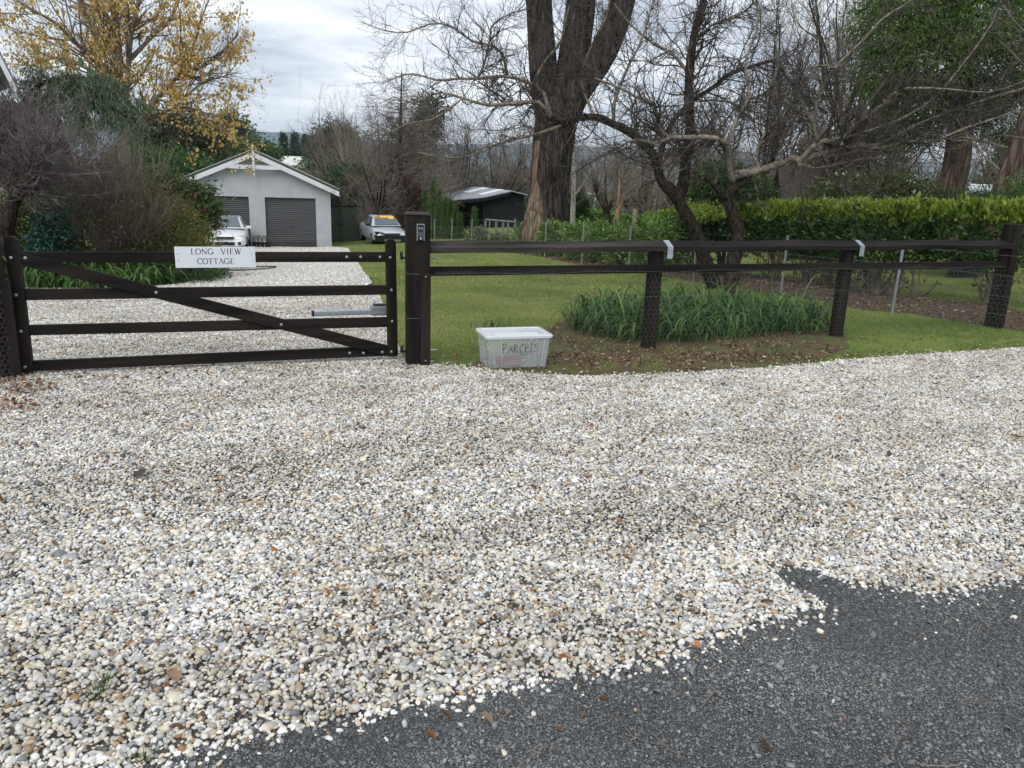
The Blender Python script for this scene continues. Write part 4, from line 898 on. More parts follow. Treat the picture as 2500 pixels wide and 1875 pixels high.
# ------------------------------------------------------------------ cars
M['car_white'] = mat('white_car_paint', (.80, .82, .84), .25, coat=.6); M['car_silver'] = mat('silver_car_paint', (.60, .63, .67), .3, metal=.35, coat=.6)
M['glass'] = mat('car_glass', (.10, .125, .14), .06, spec=.9); M['tyre'] = mat('tyre', (.012, .012, .012), .85); M['rim'] = mat('alloy_rim', (.35, .36, .37), .35, metal=.8)
M['lamp_glass'] = mat('headlamp_glass', (.42, .44, .40), .1, spec=.8); M['banner'] = mat('orange_banner', (.75, .33, .08), .6, (.80, .52, .10), 7); M['red_patch'] = mat('red_banner_patch', (.62, .12, .06), .6); M['yellow_patch'] = mat('yellow_banner_patch', (.78, .55, .08), .6)
def car(name, label, loc, rz, paint, mirror_m, damaged=False):
    """front towards -y; x to the viewer's right"""
    o = thing(name, label, 'car', loc, rz)
    Lc, Wc, Hc = 4.6, 1.80, 1.44; wh = Wc / 2
    # stations along y: (y, half width, sill z, waist z, top z (bonnet / waist line))
    st = [(-2.28, .62, .30, .42, .55), (-2.22, .78, .22, .50, .64), (-2.05, .86, .20, .58, .72), (-1.7, .89, .20, .62, .80), (-1.2, .90, .20, .66, .88), (-.80, .90, .20, .68, .93), (0, .90, .20, .70, .95), (.8, .90, .20, .72, .97), (1.5, .89, .22, .74, 1.0), (2.0, .86, .26, .76, 1.0), (2.22, .80, .32, .72, .97), (2.30, .66, .42, .66, .86)]
    rings = []
    for y, w, a, m, t in st:
        rings.append([(-w * .86, y, a), (-w, y, a + .10), (-w * 1.0, y, (a + m) / 2), (-w * .985, y, m), (-w * .90, y, t - .035), (-w * .70, y, t), (0, y, t + .035), (w * .70, y, t), (w * .90, y, t - .035), (w * .985, y, m), (w, y, (a + m) / 2), (w, y, a + .10), (w * .86, y, a)])
    loft(rings, True, True).build('body', paint, o, smooth=True, subsurf=1)
    # cabin: waist ring and roof ring
    lo = [(-.78, -1.02, .93), (-.55, -1.16, .955), (.55, -1.16, .955), (.78, -1.02, .93), (.80, 0, .95), (.76, 1.35, 1.0), (.52, 1.75, 1.0), (-.52, 1.75, 1.0), (-.76, 1.35, 1.0), (-.80, 0, .95)]
    hi = [(-.57, -.32, 1.37), (-.45, -.40, 1.385), (.45, -.40, 1.385), (.57, -.32, 1.37), (.60, .2, 1.41), (.57, .85, 1.39), (.45, 1.02, 1.37), (-.45, 1.02, 1.37), (-.57, .85, 1.39), (-.60, .2, 1.41)]
    b = MB(); n = 10; b.add(lo + hi, [(k, (k + 1) % n, n + (k + 1) % n, n + k) for k in range(n)]); b.build('cabin', paint, o, .03, smooth=False)
    b = MB(); b.add(hi + [(x * .9, y * .9 + .03, z + .035) for x, y, z in hi], [(k, (k + 1) % n, n + (k + 1) % n, n + k) for k in range(n)] + [tuple(range(n, 2 * n))]); b.build('roof', paint, o, smooth=True)
    def pane(a, c, d, e, name, inset=.07, out=.012):
        P = [Vector(p) for p in (a, c, d, e)]; cen = sum(P, Vector()) / 4; nrm = (P[1] - P[0]).cross(P[3] - P[0]).normalized()
        if nrm.dot(cen - Vector((0, .2, .9))) < 0: nrm = -nrm
        P = [cen + (p - cen) * (1 - inset) + nrm * out for p in P]; b = MB(); b.prism(P, (0, 0, 0), -nrm * .006); return b.build(name, M['glass'], o)
    ws = pane(Vector(lo[0]) * .55 + Vector(lo[1]) * .45, Vector(lo[3]) * .55 + Vector(lo[2]) * .45, Vector(hi[3]) * .55 + Vector(hi[2]) * .45, Vector(hi[0]) * .55 + Vector(hi[1]) * .45, 'windscreen', .06, .085)
    for s in (0, 1):
        A, B_, C_, D_ = (lo[3], lo[4], hi[4], hi[3]) if s else (lo[0], lo[9], hi[9], hi[0]); pane(A, B_, C_, D_, 'side_window', .14)
        A, B_, C_, D_ = (lo[4], lo[5], hi[5], hi[4]) if s else (lo[9], lo[8], hi[8], hi[9]); pane(A, B_, C_, D_, 'side_window', .14)
    pane(lo[6], lo[7], hi[7], hi[6], 'rear_window', .08, .03)
    for sx in (-1, 1):
        for y in (-1.42, 1.38):
            wq = MB(); wq.lathe((sx * .80, y, .315), [(.24, -.10), (.30, -.10), (.315, -.07), (.315, .07), (.30, .11), (.24, .115)], 22, 'x'); wl_ = wq.build('wheel', M['tyre'], o, smooth=False)
            q = MB(); q.lathe((sx * .80, y, .315), [(.22, -.112), (.22, .122), (.10, .128), (.05, .128)] if sx > 0 else [(.05, -.118), (.10, -.118), (.22, -.112), (.22, .09)], 18, 'x'); q.build('rim', M['rim'], wl_)
        q = MB(); q.box((sx * .97, -.92, 1.0), (.20, .10, .13)); mr_ = q.build('mirror', mirror_m, o, .03); q = MB(); q.box((sx * .85, -.92, .96), (.08, .05, .05)); q.build('mirror_arm', mirror_m, mr_)
        if not damaged or sx > 0:
            q = MB(); q.prism([(sx * .40, -2.235, .575), (sx * .76, -2.13, .60), (sx * .78, -2.04, .715), (sx * .44, -2.16, .685)], (0, 0, 0), (0, .10, -.0)); q.build('headlight', M['lamp_glass'], o, .01)
        else:
            q = MB(); q.prism([(sx * .40, -2.27, .575), (sx * .80, -2.16, .59), (sx * .82, -2.06, .735), (sx * .44, -2.20, .70)], (0, 0, 0), (0, .14, 0)); q.build('headlight_socket', M['dark_inside'], o, .01)
            q = MB(); q.lathe((sx * .58, -2.26, .645), [(.055, 0), (.05, .02)], 14, 'y'); q.build('lamp_bowl', M['lamp_glass'], o)
    if not damaged:
        b = MB(); b.prism([(-.62, -2.32, .25), (.62, -2.32, .25), (.72, -2.30, .52), (-.72, -2.30, .52)], (0, 0, 0), (0, .2, 0)); b.build('bumper', paint, o, .05)
        b = MB(); b.prism([(-.34, -2.335, .56), (.34, -2.335, .56), (.40, -2.30, .66), (-.40, -2.30, .66)], (0, 0, 0), (0, .2, 0)); b.build('grille', M['black_plastic'], o, .015)
        b = MB(); b.box((0, -2.33, .37), (.80, .04, .14)); b.build('lower_intake', M['black_plastic'], o, .02)
        for s in (-1, 1): q = MB(); q.lathe((s * .60, -2.34, .38), [(.07, 0), (.07, .05)], 14, 'y'); q.build('fog_lamp', M['black_plastic'], o)
        b = MB(); b.prism([(-.84, -2.26, .19), (.84, -2.26, .19), (.84, -2.26, .235), (-.84, -2.26, .235)], (0, 0, 0), (0, .3, 0)); b.build('front_skirt', paint, o, .02)
    else:
        b = MB(); b.prism([(-.82, -2.32, .24), (.82, -2.32, .24), (.86, -2.30, .56), (-.86, -2.30, .56)], (0, 0, 0), (0, .35, 0)); b.build('bare_front', M['black_plastic'], o, .02)
        b = MB(); b.prism([(-.40, -2.33, .58), (.40, -2.33, .58), (.42, -2.29, .66), (-.42, -2.29, .66)], (0, 0, 0), (0, .2, 0)); b.build('grille', M['black_plastic'], o, .01)
        b = MB(); b.prism([(-.42, -2.37, .31), (-.30, -2.37, .22), (.34, -2.37, .22), (.45, -2.37, .31), (.40, -2.37, .36), (-.38, -2.37, .36)], (0, 0, 0), (0, .05, 0)); b.build('hanging_trim', M['rim'], o, .01)
        wl3 = [Vector(lo[0]) * .55 + Vector(lo[1]) * .45, Vector(lo[3]) * .55 + Vector(lo[2]) * .45, Vector(hi[3]) * .55 + Vector(hi[2]) * .45, Vector(hi[0]) * .55 + Vector(hi[1]) * .45]
        nn_ = (wl3[1] - wl3[0]).cross(wl3[3] - wl3[0]).normalized()
        if nn_.y > 0: nn_ = -nn_
        def wpt(a, c): return (wl3[0] * (1 - a) + wl3[1] * a) * (1 - c) + (wl3[3] * (1 - a) + wl3[2] * a) * c + nn_ * .091
        for nm, m, a0, a1, c0, c1, k in (('sun_banner', M['banner'], .06, .94, .72, .95, 0), ('banner_patch', M['red_patch'], .12, .27, .76, .93, .004), ('banner_patch', M['yellow_patch'], .66, .90, .60, .80, .004), ('banner_patch', M['yellow_patch'], .34, .60, .80, .88, .004)):
            b = MB(); b.prism([wpt(a0, c0), wpt(a1, c0), wpt(a1, c1), wpt(a0, c1)], nn_ * k, nn_ * .003); b.build(nm, m, o)
    return o
p = gpt(558, 36.2); wc = car('parked_car', 'white sedan parked nose out before the left garage door behind shrubs', (p[0], p[1], float(gz(*p[:2])) - .0), math.radians(17), M['car_white'], M['car_white'])
p = gpt(934, 41.5); sc_ = car('parked_car', 'silver sedan missing its front bumper with an orange windscreen banner', (p[0], p[1], float(gz(*p[:2]))), math.radians(22), M['car_silver'], M['black_plastic'], True)

# ================================================================== plants
def unit(v): return v / (np.linalg.norm(v, axis=-1, keepdims=True) + 1e-9)
def walk(start, d, L, N, wig, up, sag=0.0):
    B = len(start); P = np.zeros((B, N, 3)); P[:, 0] = start; d = unit(d.copy()); st = (L / (N - 1))[:, None]
    for i in range(1, N):
        d = unit(d + rng.normal(0, wig, (B, 3)) + np.array([0, 0, up]) - np.array([0, 0, sag * i / N])); P[:, i] = P[:, i - 1] + d * st
    return P
def sprout(P, R, n, L, N, ang, asd, wig, up, ratio, rmax, rmin, tmin=.1, tmax=1.0, lsd=.3, taper=.3, sag=0.0, bias=None, lt=.5):
    seg = np.linalg.norm(np.diff(P, axis=1), axis=2).sum(1); n = int(n)
    ix = rng.choice(len(P), n, p=seg / seg.sum()); t = rng.uniform(tmin, tmax, n); f = t * (P.shape[1] - 1); i = np.minimum(f.astype(int), P.shape[1] - 2); w = (f - i)[:, None]
    pos = P[ix, i] * (1 - w) + P[ix, i + 1] * w; tan = unit(P[ix, i + 1] - P[ix, i]); rr = R[ix, i] * (1 - w[:, 0]) + R[ix, i + 1] * w[:, 0]
    pr = unit(np.cross(tan, rng.normal(0, 1, (n, 3))))
    if bias is not None: pr = unit(pr + np.array(bias)); pr = unit(pr - (pr * tan).sum(1, keepdims=True) * tan)
    a = np.clip(rng.normal(ang, asd, n), .15, 2.0)[:, None]; d = tan * np.cos(a) + pr * np.sin(a)
    LL = L * rng.lognormal(0, lsd, n) * (1 - lt * t); Q = walk(pos, d, LL, N, wig, up, sag)
    r0 = np.clip(rr * ratio, rmin, rmax); return Q, r0[:, None] * np.linspace(1, taper, N)[None]
def tubes(P, R, S):
    B, N = R.shape; T = np.zeros_like(P); T[:, 1:-1] = P[:, 2:] - P[:, :-2]; T[:, 0] = P[:, 1] - P[:, 0]; T[:, -1] = P[:, -1] - P[:, -2]; T = unit(T)
    m = unit(P[:, -1] - P[:, 0]); ref = np.where(np.abs(m[:, 2:3]) < .8, np.array([[0, 0, 1.0]]), np.array([[1.0, 0, 0]]))
    A = unit(np.cross(T, ref[:, None])); Bv = np.cross(T, A); k = np.arange(S) * 2 * np.pi / S
    V = P[:, :, None] + (A[:, :, None] * np.cos(k)[:, None] + Bv[:, :, None] * np.sin(k)[:, None]) * R[:, :, None, None]
    i = np.arange(N - 1)[:, None]; j = np.arange(S)[None]; q = np.stack([i * S + j, i * S + (j + 1) % S, (i + 1) * S + (j + 1) % S, (i + 1) * S + j], -1).reshape(-1, 4)
    return V.reshape(-1, 3), (q[None] + (np.arange(B) * N * S)[:, None, None]).reshape(-1, 4)
def tube_mesh(name, groups, m, parent):
    vs, fs, o = [], [], 0
    for P, R, Sd in groups:
        v, f = tubes(P, R, Sd); vs.append(v); fs.append(f + o); o += len(v)
    return mesh_np(name, np.concatenate(vs), fs, m, parent, rel=True)
def smooth_line(pts, N):
    pts = np.asarray(pts, float); 
    if len(pts) > 2:
        q = np.concatenate([[2 * pts[0] - pts[1]], pts, [2 * pts[-1] - pts[-2]]]); o = []
        for i in range(1, len(q) - 2):
            for t in np.linspace(0, 1, 8, endpoint=False):
                a, b, c, d = q[i - 1], q[i], q[i + 1], q[i + 2]; o.append(.5 * (2 * b + (c - a) * t + (2 * a - 5 * b + 4 * c - d) * t * t + (3 * b - a - 3 * c + d) * t ** 3))
        pts = np.array(o + [q[-2]])
    s = np.concatenate([[0], np.cumsum(np.linalg.norm(np.diff(pts, axis=0), axis=1))]); u = np.linspace(0, s[-1], N)
    return np.stack([np.interp(u, s, pts[:, k]) for k in range(3)], -1)
def limb(px, Y0, Y1, r0, r1, N=14, jit=0.0):
    n = len(px); Ys = np.linspace(Y0, Y1, n) + (rng.normal(0, jit, n) if jit else 0)
    P = smooth_line([at(a, b, y) for (a, b), y in zip(px, Ys)], N); R = np.linspace(r0, r1, N) * (1 + .08 * np.sin(np.arange(N) * 1.9)); return P[None], R[None]
def cat(*g): return np.concatenate([a[0] for a in g]), np.concatenate([a[1] for a in g])
def leaves(pos, size, cols, name, m, parent, d=None, aspect=.5, droop=0.0, up=.3, fold=.12, sd=.25):
    n = len(pos); d = rng.normal(0, 1, (n, 3)) if d is None else d + rng.normal(0, .45, (n, 3)); d[:, 2] -= droop; d = unit(d)
    nr = rng.normal(0, 1, (n, 3)); nr[:, 2] += up * 3; s = unit(np.cross(d, nr)); nr = np.cross(s, d)
    L = (size * rng.lognormal(0, sd, n))[:, None]; Wd = L * aspect / 2
    V = np.stack([pos, pos + d * L * .45 + s * Wd + nr * L * fold, pos + d * L, pos + d * L * .45 - s * Wd + nr * L * fold], 1).reshape(-1, 3); o = np.arange(n)[:, None] * 4
    return mesh_np(name, V, [o + np.array([[0, 1, 2]]), o + np.array([[0, 2, 3]])], m, parent, col=np.repeat(cols, 4, 0), smooth=False, rel=True)
FOL = 1.75
def pick(pal, n, sd=.2, k=None):
    return (k or FOL) * np.asarray(pal, float)[rng.integers(len(pal), size=n)] * rng.lognormal(0, sd, (n, 1))
def blob(ells, nc, per, cs, shell=.35, squash=.8, zmin=None):
    """leaf places in clusters spread through ellipsoids [(centre, radii)]"""
    vol = np.array([np.prod(r) ** (2 / 3) for _, r in ells]); k = rng.choice(len(ells), nc, p=vol / vol.sum())
    C = np.array([c for c, _ in ells])[k]; Rr = np.array([r for _, r in ells])[k]; u = unit(rng.normal(0, 1, (nc, 3))); rad = 1 - shell * rng.uniform(0, 1, nc) ** 1.3
    cen = C + u * Rr * rad[:, None]; out = np.repeat(u, per, 0); s = cs * rng.lognormal(0, .3, nc)
    p = np.repeat(cen, per, 0) + rng.normal(0, 1, (nc * per, 3)) * np.repeat(s, per)[:, None] * np.array([1, 1, squash])
    tint = np.repeat(rng.lognormal(0, .22, nc), per)
    if zmin is not None: kk = p[:, 2] > zmin; p, out, tint = p[kk], out[kk], tint[kk]
    return p, out, tint
M['bark_dark'] = bark('dark_wet_bark', (.026, .021, .018), (.095, .076, .062), 22, .014, .35)
M['bark_pale'] = mat('pale_branch_bark', (.16, .135, .105), .85, (.34, .30, .245), 18, (1, 1, 1), .004, 60, spec=.2)
M['twig'] = mat('twig', (.042, .036, .033), .85, (.135, .115, .102), 6, spec=.2)
M['twig_far'] = mat('far_twig', (.15, .125, .105), .9, (.26, .225, .19), 1.2, spec=.1)
M['twig_purple'] = mat('purple_brown_twig', (.10, .082, .082), .8, (.24, .205, .20), 7, spec=.2)
M['twig_brown'] = mat('brown_twig', (.12, .095, .080), .85, (.24, .195, .16), 5, spec=.15)
M['bark_big'] = bark('thick_furrowed_bark', (.028, .023, .022), (.105, .085, .079), 6.5, .10, .16)
M['bark_red'] = bark('reddish_conifer_bark', (.10, .066, .052), (.19, .135, .11), 7, .05, .12)
M['bark_pop'] = mat('poplar_bark', (.17, .15, .125), .85, (.30, .265, .22), 5, (1, 1, .4), .01, 30, spec=.2)
M['leaf'] = mat('leaf', (1, 1, 1), .45, attr=True, transl=.28, spec=.35)
M['leaf_matt'] = mat('needle_foliage', (1, 1, 1), .7, attr=True, transl=.2, spec=.2)
M['leaf_yellow'] = mat('autumn_leaf', (1, 1, 1), .55, attr=True, transl=.5, spec=.25)
M['strap'] = mat('strap_leaf', (1, 1, 1), .5, attr=True, transl=.25, spec=.22)
M['silver_bark'] = mat('white_birch_bark', (.50, .49, .45), .7, (.22, .2, .17), 12, (1, 1, 3))
M['orange_bark'] = mat('orange_brown_bark', (.20, .125, .08), .75, (.30, .205, .135), 8, (1, 1, .4), .004, 30)
M['dead_brown'] = mat('dead_brown_foliage', (1, 1, 1), .85, attr=True, transl=.15, spec=.1)

# ------------------------------------------------------------------ the two pruned fruit trees behind the fence
bA = hit(1745, 705); bB = hit(1786, 725); YA, YB = bA[1], bB[1]
tA = thing('fruit_tree', 'bare fruit tree with thick dark leaning forked trunk, left of two behind the rails', 'tree', bA)
tB = thing('fruit_tree', 'bare fruit tree with pale pruned limbs reaching right over the rail fence', 'tree', bB)
root = lambda b, Y: [proj(np.array([b[0] + .03, Y, b[2] - .25]))]
A0 = limb(root(bA, YA) + [(1745, 705), (1722, 640), (1699, 570), (1654, 488), (1630, 452)], YA, YA - .1, .155, .105, 16)
A1 = limb([(1640, 470), (1612, 436), (1602, 389), (1568, 348), (1527, 316), (1499, 304), (1451, 285), (1404, 291), (1369, 307), (1344, 285)], YA - .1, YA - .5, .10, .052, 22)
A2 = limb([(1654, 490), (1667, 452), (1676, 384), (1685, 316), (1681, 249), (1683, 181), (1694, 90), (1712, 27), (1724, -30), (1740, -140), (1735, -260)], YA, YA + .5, .115, .045, 24)
A3 = limb([(1344, 285), (1318, 250), (1278, 251), (1239, 253), (1189, 256), (1130, 240), (1072, 226), (1010, 250), (960, 236)], YA - .5, YA - 1.1, .042, .010, 18)
A4 = limb([(1344, 285), (1325, 221), (1302, 206), (1239, 187), (1166, 192), (1110, 192), (1068, 196), (1000, 180), (930, 205)], YA - .5, YA - .2, .040, .009, 18)
A5 = limb([(1166, 192), (1179, 165), (1195, 104), (1201, 63), (1240, 36), (1290, 20)], YA - .3, YA - .8, .024, .010, 12)
A6 = limb([(1239, 187), (1220, 120), (1154, 101), (1103, 66), (1056, 57), (992, 79), (930, 72), (880, 52)], YA - .3, YA - 1.4, .026, .005, 16)
A7 = limb([(1369, 307), (1300, 330), (1230, 345), (1160, 375), (1100, 385), (1020, 372)], YA - .5, YA - 1.6, .030, .006, 14)
A8 = limb([(1302, 206), (1330, 150), (1370, 100), (1385, 30), (1420, -60)], YA - .45, YA - .9, .030, .010, 12)
A9 = limb([(1606, 400), (1640, 300), (1700, 240), (1744, 212), (1780, 181), (1835, 163), (1893, 149), (1920, 190), (1952, 221), (1979, 249), (2020, 276)], YA - .2, YA - .9, .05, .02, 22)
A10 = limb([(1499, 304), (1500, 250), (1530, 170), (1570, 90), (1600, -20)], YA - .3, YA - .8, .034, .012, 12)
A11 = limb([(1451, 285), (1420, 200), (1440, 120), (1480, 40), (1500, -60)], YA - .4, YA + .4, .028, .010, 12)
A12 = limb([(1683, 181), (1640, 130), (1600, 110), (1540, 60), (1500, 10)], YA + .3, YA + 1.0, .035, .010, 12)
A13 = limb([(1690, 110), (1740, 60), (1800, 40), (1860, -10)], YA + .3, YA - .4, .032, .012, 10)
A14 = limb([(1130, 240), (1060, 290), (1000, 300), (930, 330), (880, 325)], YA - 1, YA - 1.4, .016, .005, 10)
A15 = limb([(1676, 384), (1740, 340), (1790, 270), (1830, 240), (1900, 230)], YA + .2, YA - .8, .030, .008, 12)
limbsA = [A1, A2, A3, A4, A5, A6, A7, A8, A9, A10, A11, A12, A13, A14, A15]
B0_ = limb(root(bB, YB) + [(1782, 723), (1790, 655), (1803, 570), (1794, 533), (1776, 488), (1789, 462), (1812, 445), (1832, 438)], YB, YB - .2, .145, .075, 18)
B1 = limb([(1789, 428), (1815, 424), (1853, 416), (1907, 398), (1934, 384), (1952, 393)], YB - .2, YB - .6, .072, .052, 12)
B1a = limb([(1952, 393), (1970, 375), (1997, 348), (2056, 337), (2097, 298), (2160, 253), (2205, 226)], YB - .6, YB - 1.2, .047, .026, 14)
B1a2 = limb([(2160, 253), (2190, 222), (2240, 215), (2330, 219), (2420, 225), (2520, 190)], YB - 1.1, YB - 1.9, .022, .006, 12)
B1b = limb([(1952, 393), (2020, 371), (2088, 355), (2146, 353), (2223, 312), (2314, 276), (2404, 244), (2495, 217), (2600, 190)], YB - .6, YB - 1.6, .042, .012, 18)
B1c = limb([(2088, 357), (2150, 362), (2210, 345), (2268, 348), (2359, 312), (2440, 285), (2560, 240)], YB - .8, YB - 2.0, .028, .010, 14)
B2 = limb([(1790, 440), (1780, 400), (1777, 350), (1726, 335), (1636, 335), (1608, 312), (1604, 280), (1595, 253), (1550, 235), (1515, 215), (1450, 190)], YB - .2, YB - 1.4, .055, .014, 20)
B3 = limb([(1997, 348), (1985, 310), (1965, 260), (1950, 225), (1975, 170), (2020, 160), (2060, 175)], YB - .8, YB - 1.2, .030, .012, 14)
B4 = limb([(1985, 300), (2000, 230), (2033, 172), (2110, 95), (2155, 45), (2220, 5), (2280, -50)], YB - .9, YB - 1.6, .030, .010, 16)
B5 = limb([(1776, 488), (1771, 484), (1753, 470), (1735, 445), (1722, 438)], YB - .1, YB - .5, .040, .028, 8)
B5b = limb([(1742, 455), (1752, 428), (1746, 395)], YB - .3, YB - .6, .022, .010, 8)
B6 = limb([(1853, 416), (1850, 360), (1880, 300), (1870, 240), (1900, 160), (1890, 80)], YB - .4, YB - .1, .030, .010, 14)
B7 = limb([(1934, 384), (1980, 410), (2050, 400), (2130, 385), (2200, 400), (2300, 410)], YB - .5, YB - 1.4, .022, .006, 12)
B8 = limb([(2056, 337), (2120, 320), (2200, 290), (2280, 240), (2340, 170), (2420, 60), (2450, -30)], YB - .9, YB - 1.8, .022, .008, 14)
B9 = limb([(1777, 350), (1800, 290), (1830, 230), (1820, 150), (1850, 60), (1840, -60)], YB - .3, YB + .3, .034, .012, 14)
B10 = limb([(1636, 335), (1600, 350), (1550, 340), (1500, 360), (1440, 345)], YB - .7, YB - 1.3, .022, .006, 10)
B11 = limb([(2223, 312), (2270, 330), (2360, 345), (2440, 330), (2520, 340)], YB - 1, YB - 1.8, .016, .005, 10)
limbsB = [B1, B1a, B1a2, B1b, B1c, B2, B3, B4, B5b, B6, B7, B8, B9, B10, B11]
def bare_crown(limbs, n2, L2, n3, L3, n4, L4, up=.05, bias=None):
    gs = []; by = {}
    for P, R in limbs: by.setdefault(P.shape[1], []).append((P, R))
    res = [(smooth_line(P[0], 16)[None], np.interp(np.linspace(0, 1, 16), np.linspace(0, 1, P.shape[1]), R[0])[None]) for P, R in limbs]
    P1, R1 = cat(*res)
    P2, R2 = sprout(P1, R1, n2, L2, 9, 1.0, .3, .21, up, .42, .017, .0045, .06, 1, .4, .35, bias=bias)
    P3, R3 = sprout(cat((P2[:, ::2], R2[:, ::2]))[0], R2[:, ::2], n3, L3, 6, .95, .35, .16, up * .6, .6, .0062, .0027, .08, 1, .45, .5, bias=bias)
    P4, R4 = sprout(P3, R3, n4, L4, 3, .9, .4, .15, 0, .7, .0030, .0016, .1, 1, .5, .6)
    P5, R5 = sprout(P1, R1, n3 // 3, L3 * .7, 5, 1.1, .3, .2, up, .3, .005, .0022, .1, 1, .5, .5)
    return [(P2, R2, 5), (P3, R3, 4), (P5, R5, 3), (P4, R4, 3)]
tube_mesh('trunk', [(*A0, 14), (*A2, 12)], M['bark_dark'], tA)
tube_mesh('limb', [(*x, 10) for x in [A1, A9]], M['bark_dark'], tA)
tube_mesh('limb', [(*x, 8) for x in limbsA if x not in (A1, A2, A9)] if False else [(*x, 8) for i, x in enumerate(limbsA) if i not in (0, 1, 8)], M['bark_pale'], tA)
tube_mesh('twigs', bare_crown(limbsA, 480, 1.0, 4800, .40, 11000, .11, .04), M['twig'], tA)['kind'] = 'stuff'
tube_mesh('trunk', [(*B0_, 14), (*B5, 8)], M['bark_dark'], tB)
tube_mesh('limb', [(*x, 9) for x in limbsB], M['bark_pale'], tB)
tube_mesh('twigs', bare_crown(limbsB, 360, 1.0, 2900, .42, 6500, .11, .05), M['twig'], tB)['kind'] = 'stuff'
for px, py, Y, r in ((2160, 247, YB - 1.15, .03), (1952, 400, YB - .65, .04)):   # pale saw cuts
    p = at(px, py, Y); b = MB(); b.lathe(tuple(p), [(r, -.012), (r, .012)], 10, 'y'); b.build('pruning_cut', M['orange_bark'], tB, rel=True)

# ------------------------------------------------------------------ the giant trunk behind the laurels
def pr(px_r, Y): return px_r * Y / FPX * 1.02
YT = 27.0; gb = gpt(1335, YT)
big = thing('giant_tree', 'huge old furrowed trunk splitting into three leaders behind the fruit trees', 'tree', gb)
def trunk(pts, Y, N, dz=0.0):
    P = smooth_line([at(x, y, Y + k * dz) for k, (x, y, r) in enumerate(pts)], N); R = np.interp(np.linspace(0, len(pts) - 1, N), np.arange(len(pts)), [pr(r, Y) for _, _, r in pts]); return P, R * .9
def gnarl(P, R, S, amp, seed, freq=3):
    V, F = tubes(P[None], R[None], S); q = np.random.default_rng(seed); V = V.reshape(len(P), S, 3); C = P[:, None]; k = np.arange(S) / S * 2 * np.pi
    rid = sum(np.sin(k[None] * f + q.uniform(0, 6.28) + np.linspace(0, q.uniform(-2, 2), len(P))[:, None]) * a for f, a in ((3, .5), (5, .4), (9, .35), (14, .3), (22, .25)))
    V = C + (V - C) * (1 + amp * rid[..., None]); return V.reshape(-1, 3), F
parts_ = [trunk([(1330, 680, 82), (1331, 620, 70), (1333, 560, 60), (1337, 500, 51), (1346, 400, 49), (1354, 310, 51), (1362, 250, 50), (1368, 215, 30)], YT, 26),
          trunk([(1345, 300, 36), (1333, 240, 35), (1325, 150, 31), (1315, 0, 32), (1306, -180, 28), (1300, -400, 22)], YT, 18), trunk([(1372, 290, 38), (1386, 230, 38), (1403, 130, 36), (1420, 0, 32), (1432, -180, 27), (1440, -380, 20)], YT + .2, 18),
          trunk([(1385, 280, 32), (1418, 215, 32), (1474, 130, 33), (1522, 0, 26), (1560, -150, 22), (1600, -320, 17)], YT + .1, 18)]
for i, (P, R) in enumerate(parts_):
    V, F = gnarl(P, R, 90, .06 if i == 0 else .045, 40 + i); mesh_np('trunk' if i == 0 else 'leader', V, [F], M['bark_big'], big, rel=True)
M['scar'] = bark('bare_pale_wood', (.17, .125, .090), (.30, .235, .175), 6, .05, .15)
sc = [(1313, 345, 7), (1307, 390, 8), (1303, 430, 7), (1306, 470, 12), (1304, 500, 22), (1301, 530, 28), (1298, 570, 34), (1296, 620, 38)]
P_, R_ = parts_[0]; vs = []; NS = 9
for x, y, w in sc:
    for k in range(NS):
        px = x + (k / (NS - 1) - .5) * 2 * w; c = at(px, y, YT); i = np.argmin(np.abs(P_[:, 2] - c[2])); dx = c[0] - P_[i, 0]; rr = R_[i] * (1.09 if 0 < k < NS - 1 else .98)
        dx = np.clip(dx, -rr * .98, rr * .98); vs.append((P_[i, 0] + dx, P_[i, 1] - math.sqrt(max(rr * rr - dx * dx, 0)), c[2]))
mesh_np('bare_wood_scar', vs, [np.array([(i * NS + k, i * NS + k + 1, (i + 1) * NS + k + 1, (i + 1) * NS + k) for i in range(len(sc) - 1) for k in range(NS - 1)])], M['scar'], big, rel=True)
Pg, Rg = cat(*[(smooth_line(P[8:], 10)[None], np.linspace(R[8], R[-1], 10)[None]) for P, R in parts_[1:]])
b1 = sprout(Pg, Rg, 26, 3.0, 9, 1.1, .3, .12, .03, .16, .06, .03, .1, 1); b2 = sprout(*b1, 260, 1.3, 6, 1, .3, .15, -.02, .5, .02, .01); tube_mesh('branches', [(*b1, 5), (*b2, 3)], M['twig'], big)['kind'] = 'stuff'

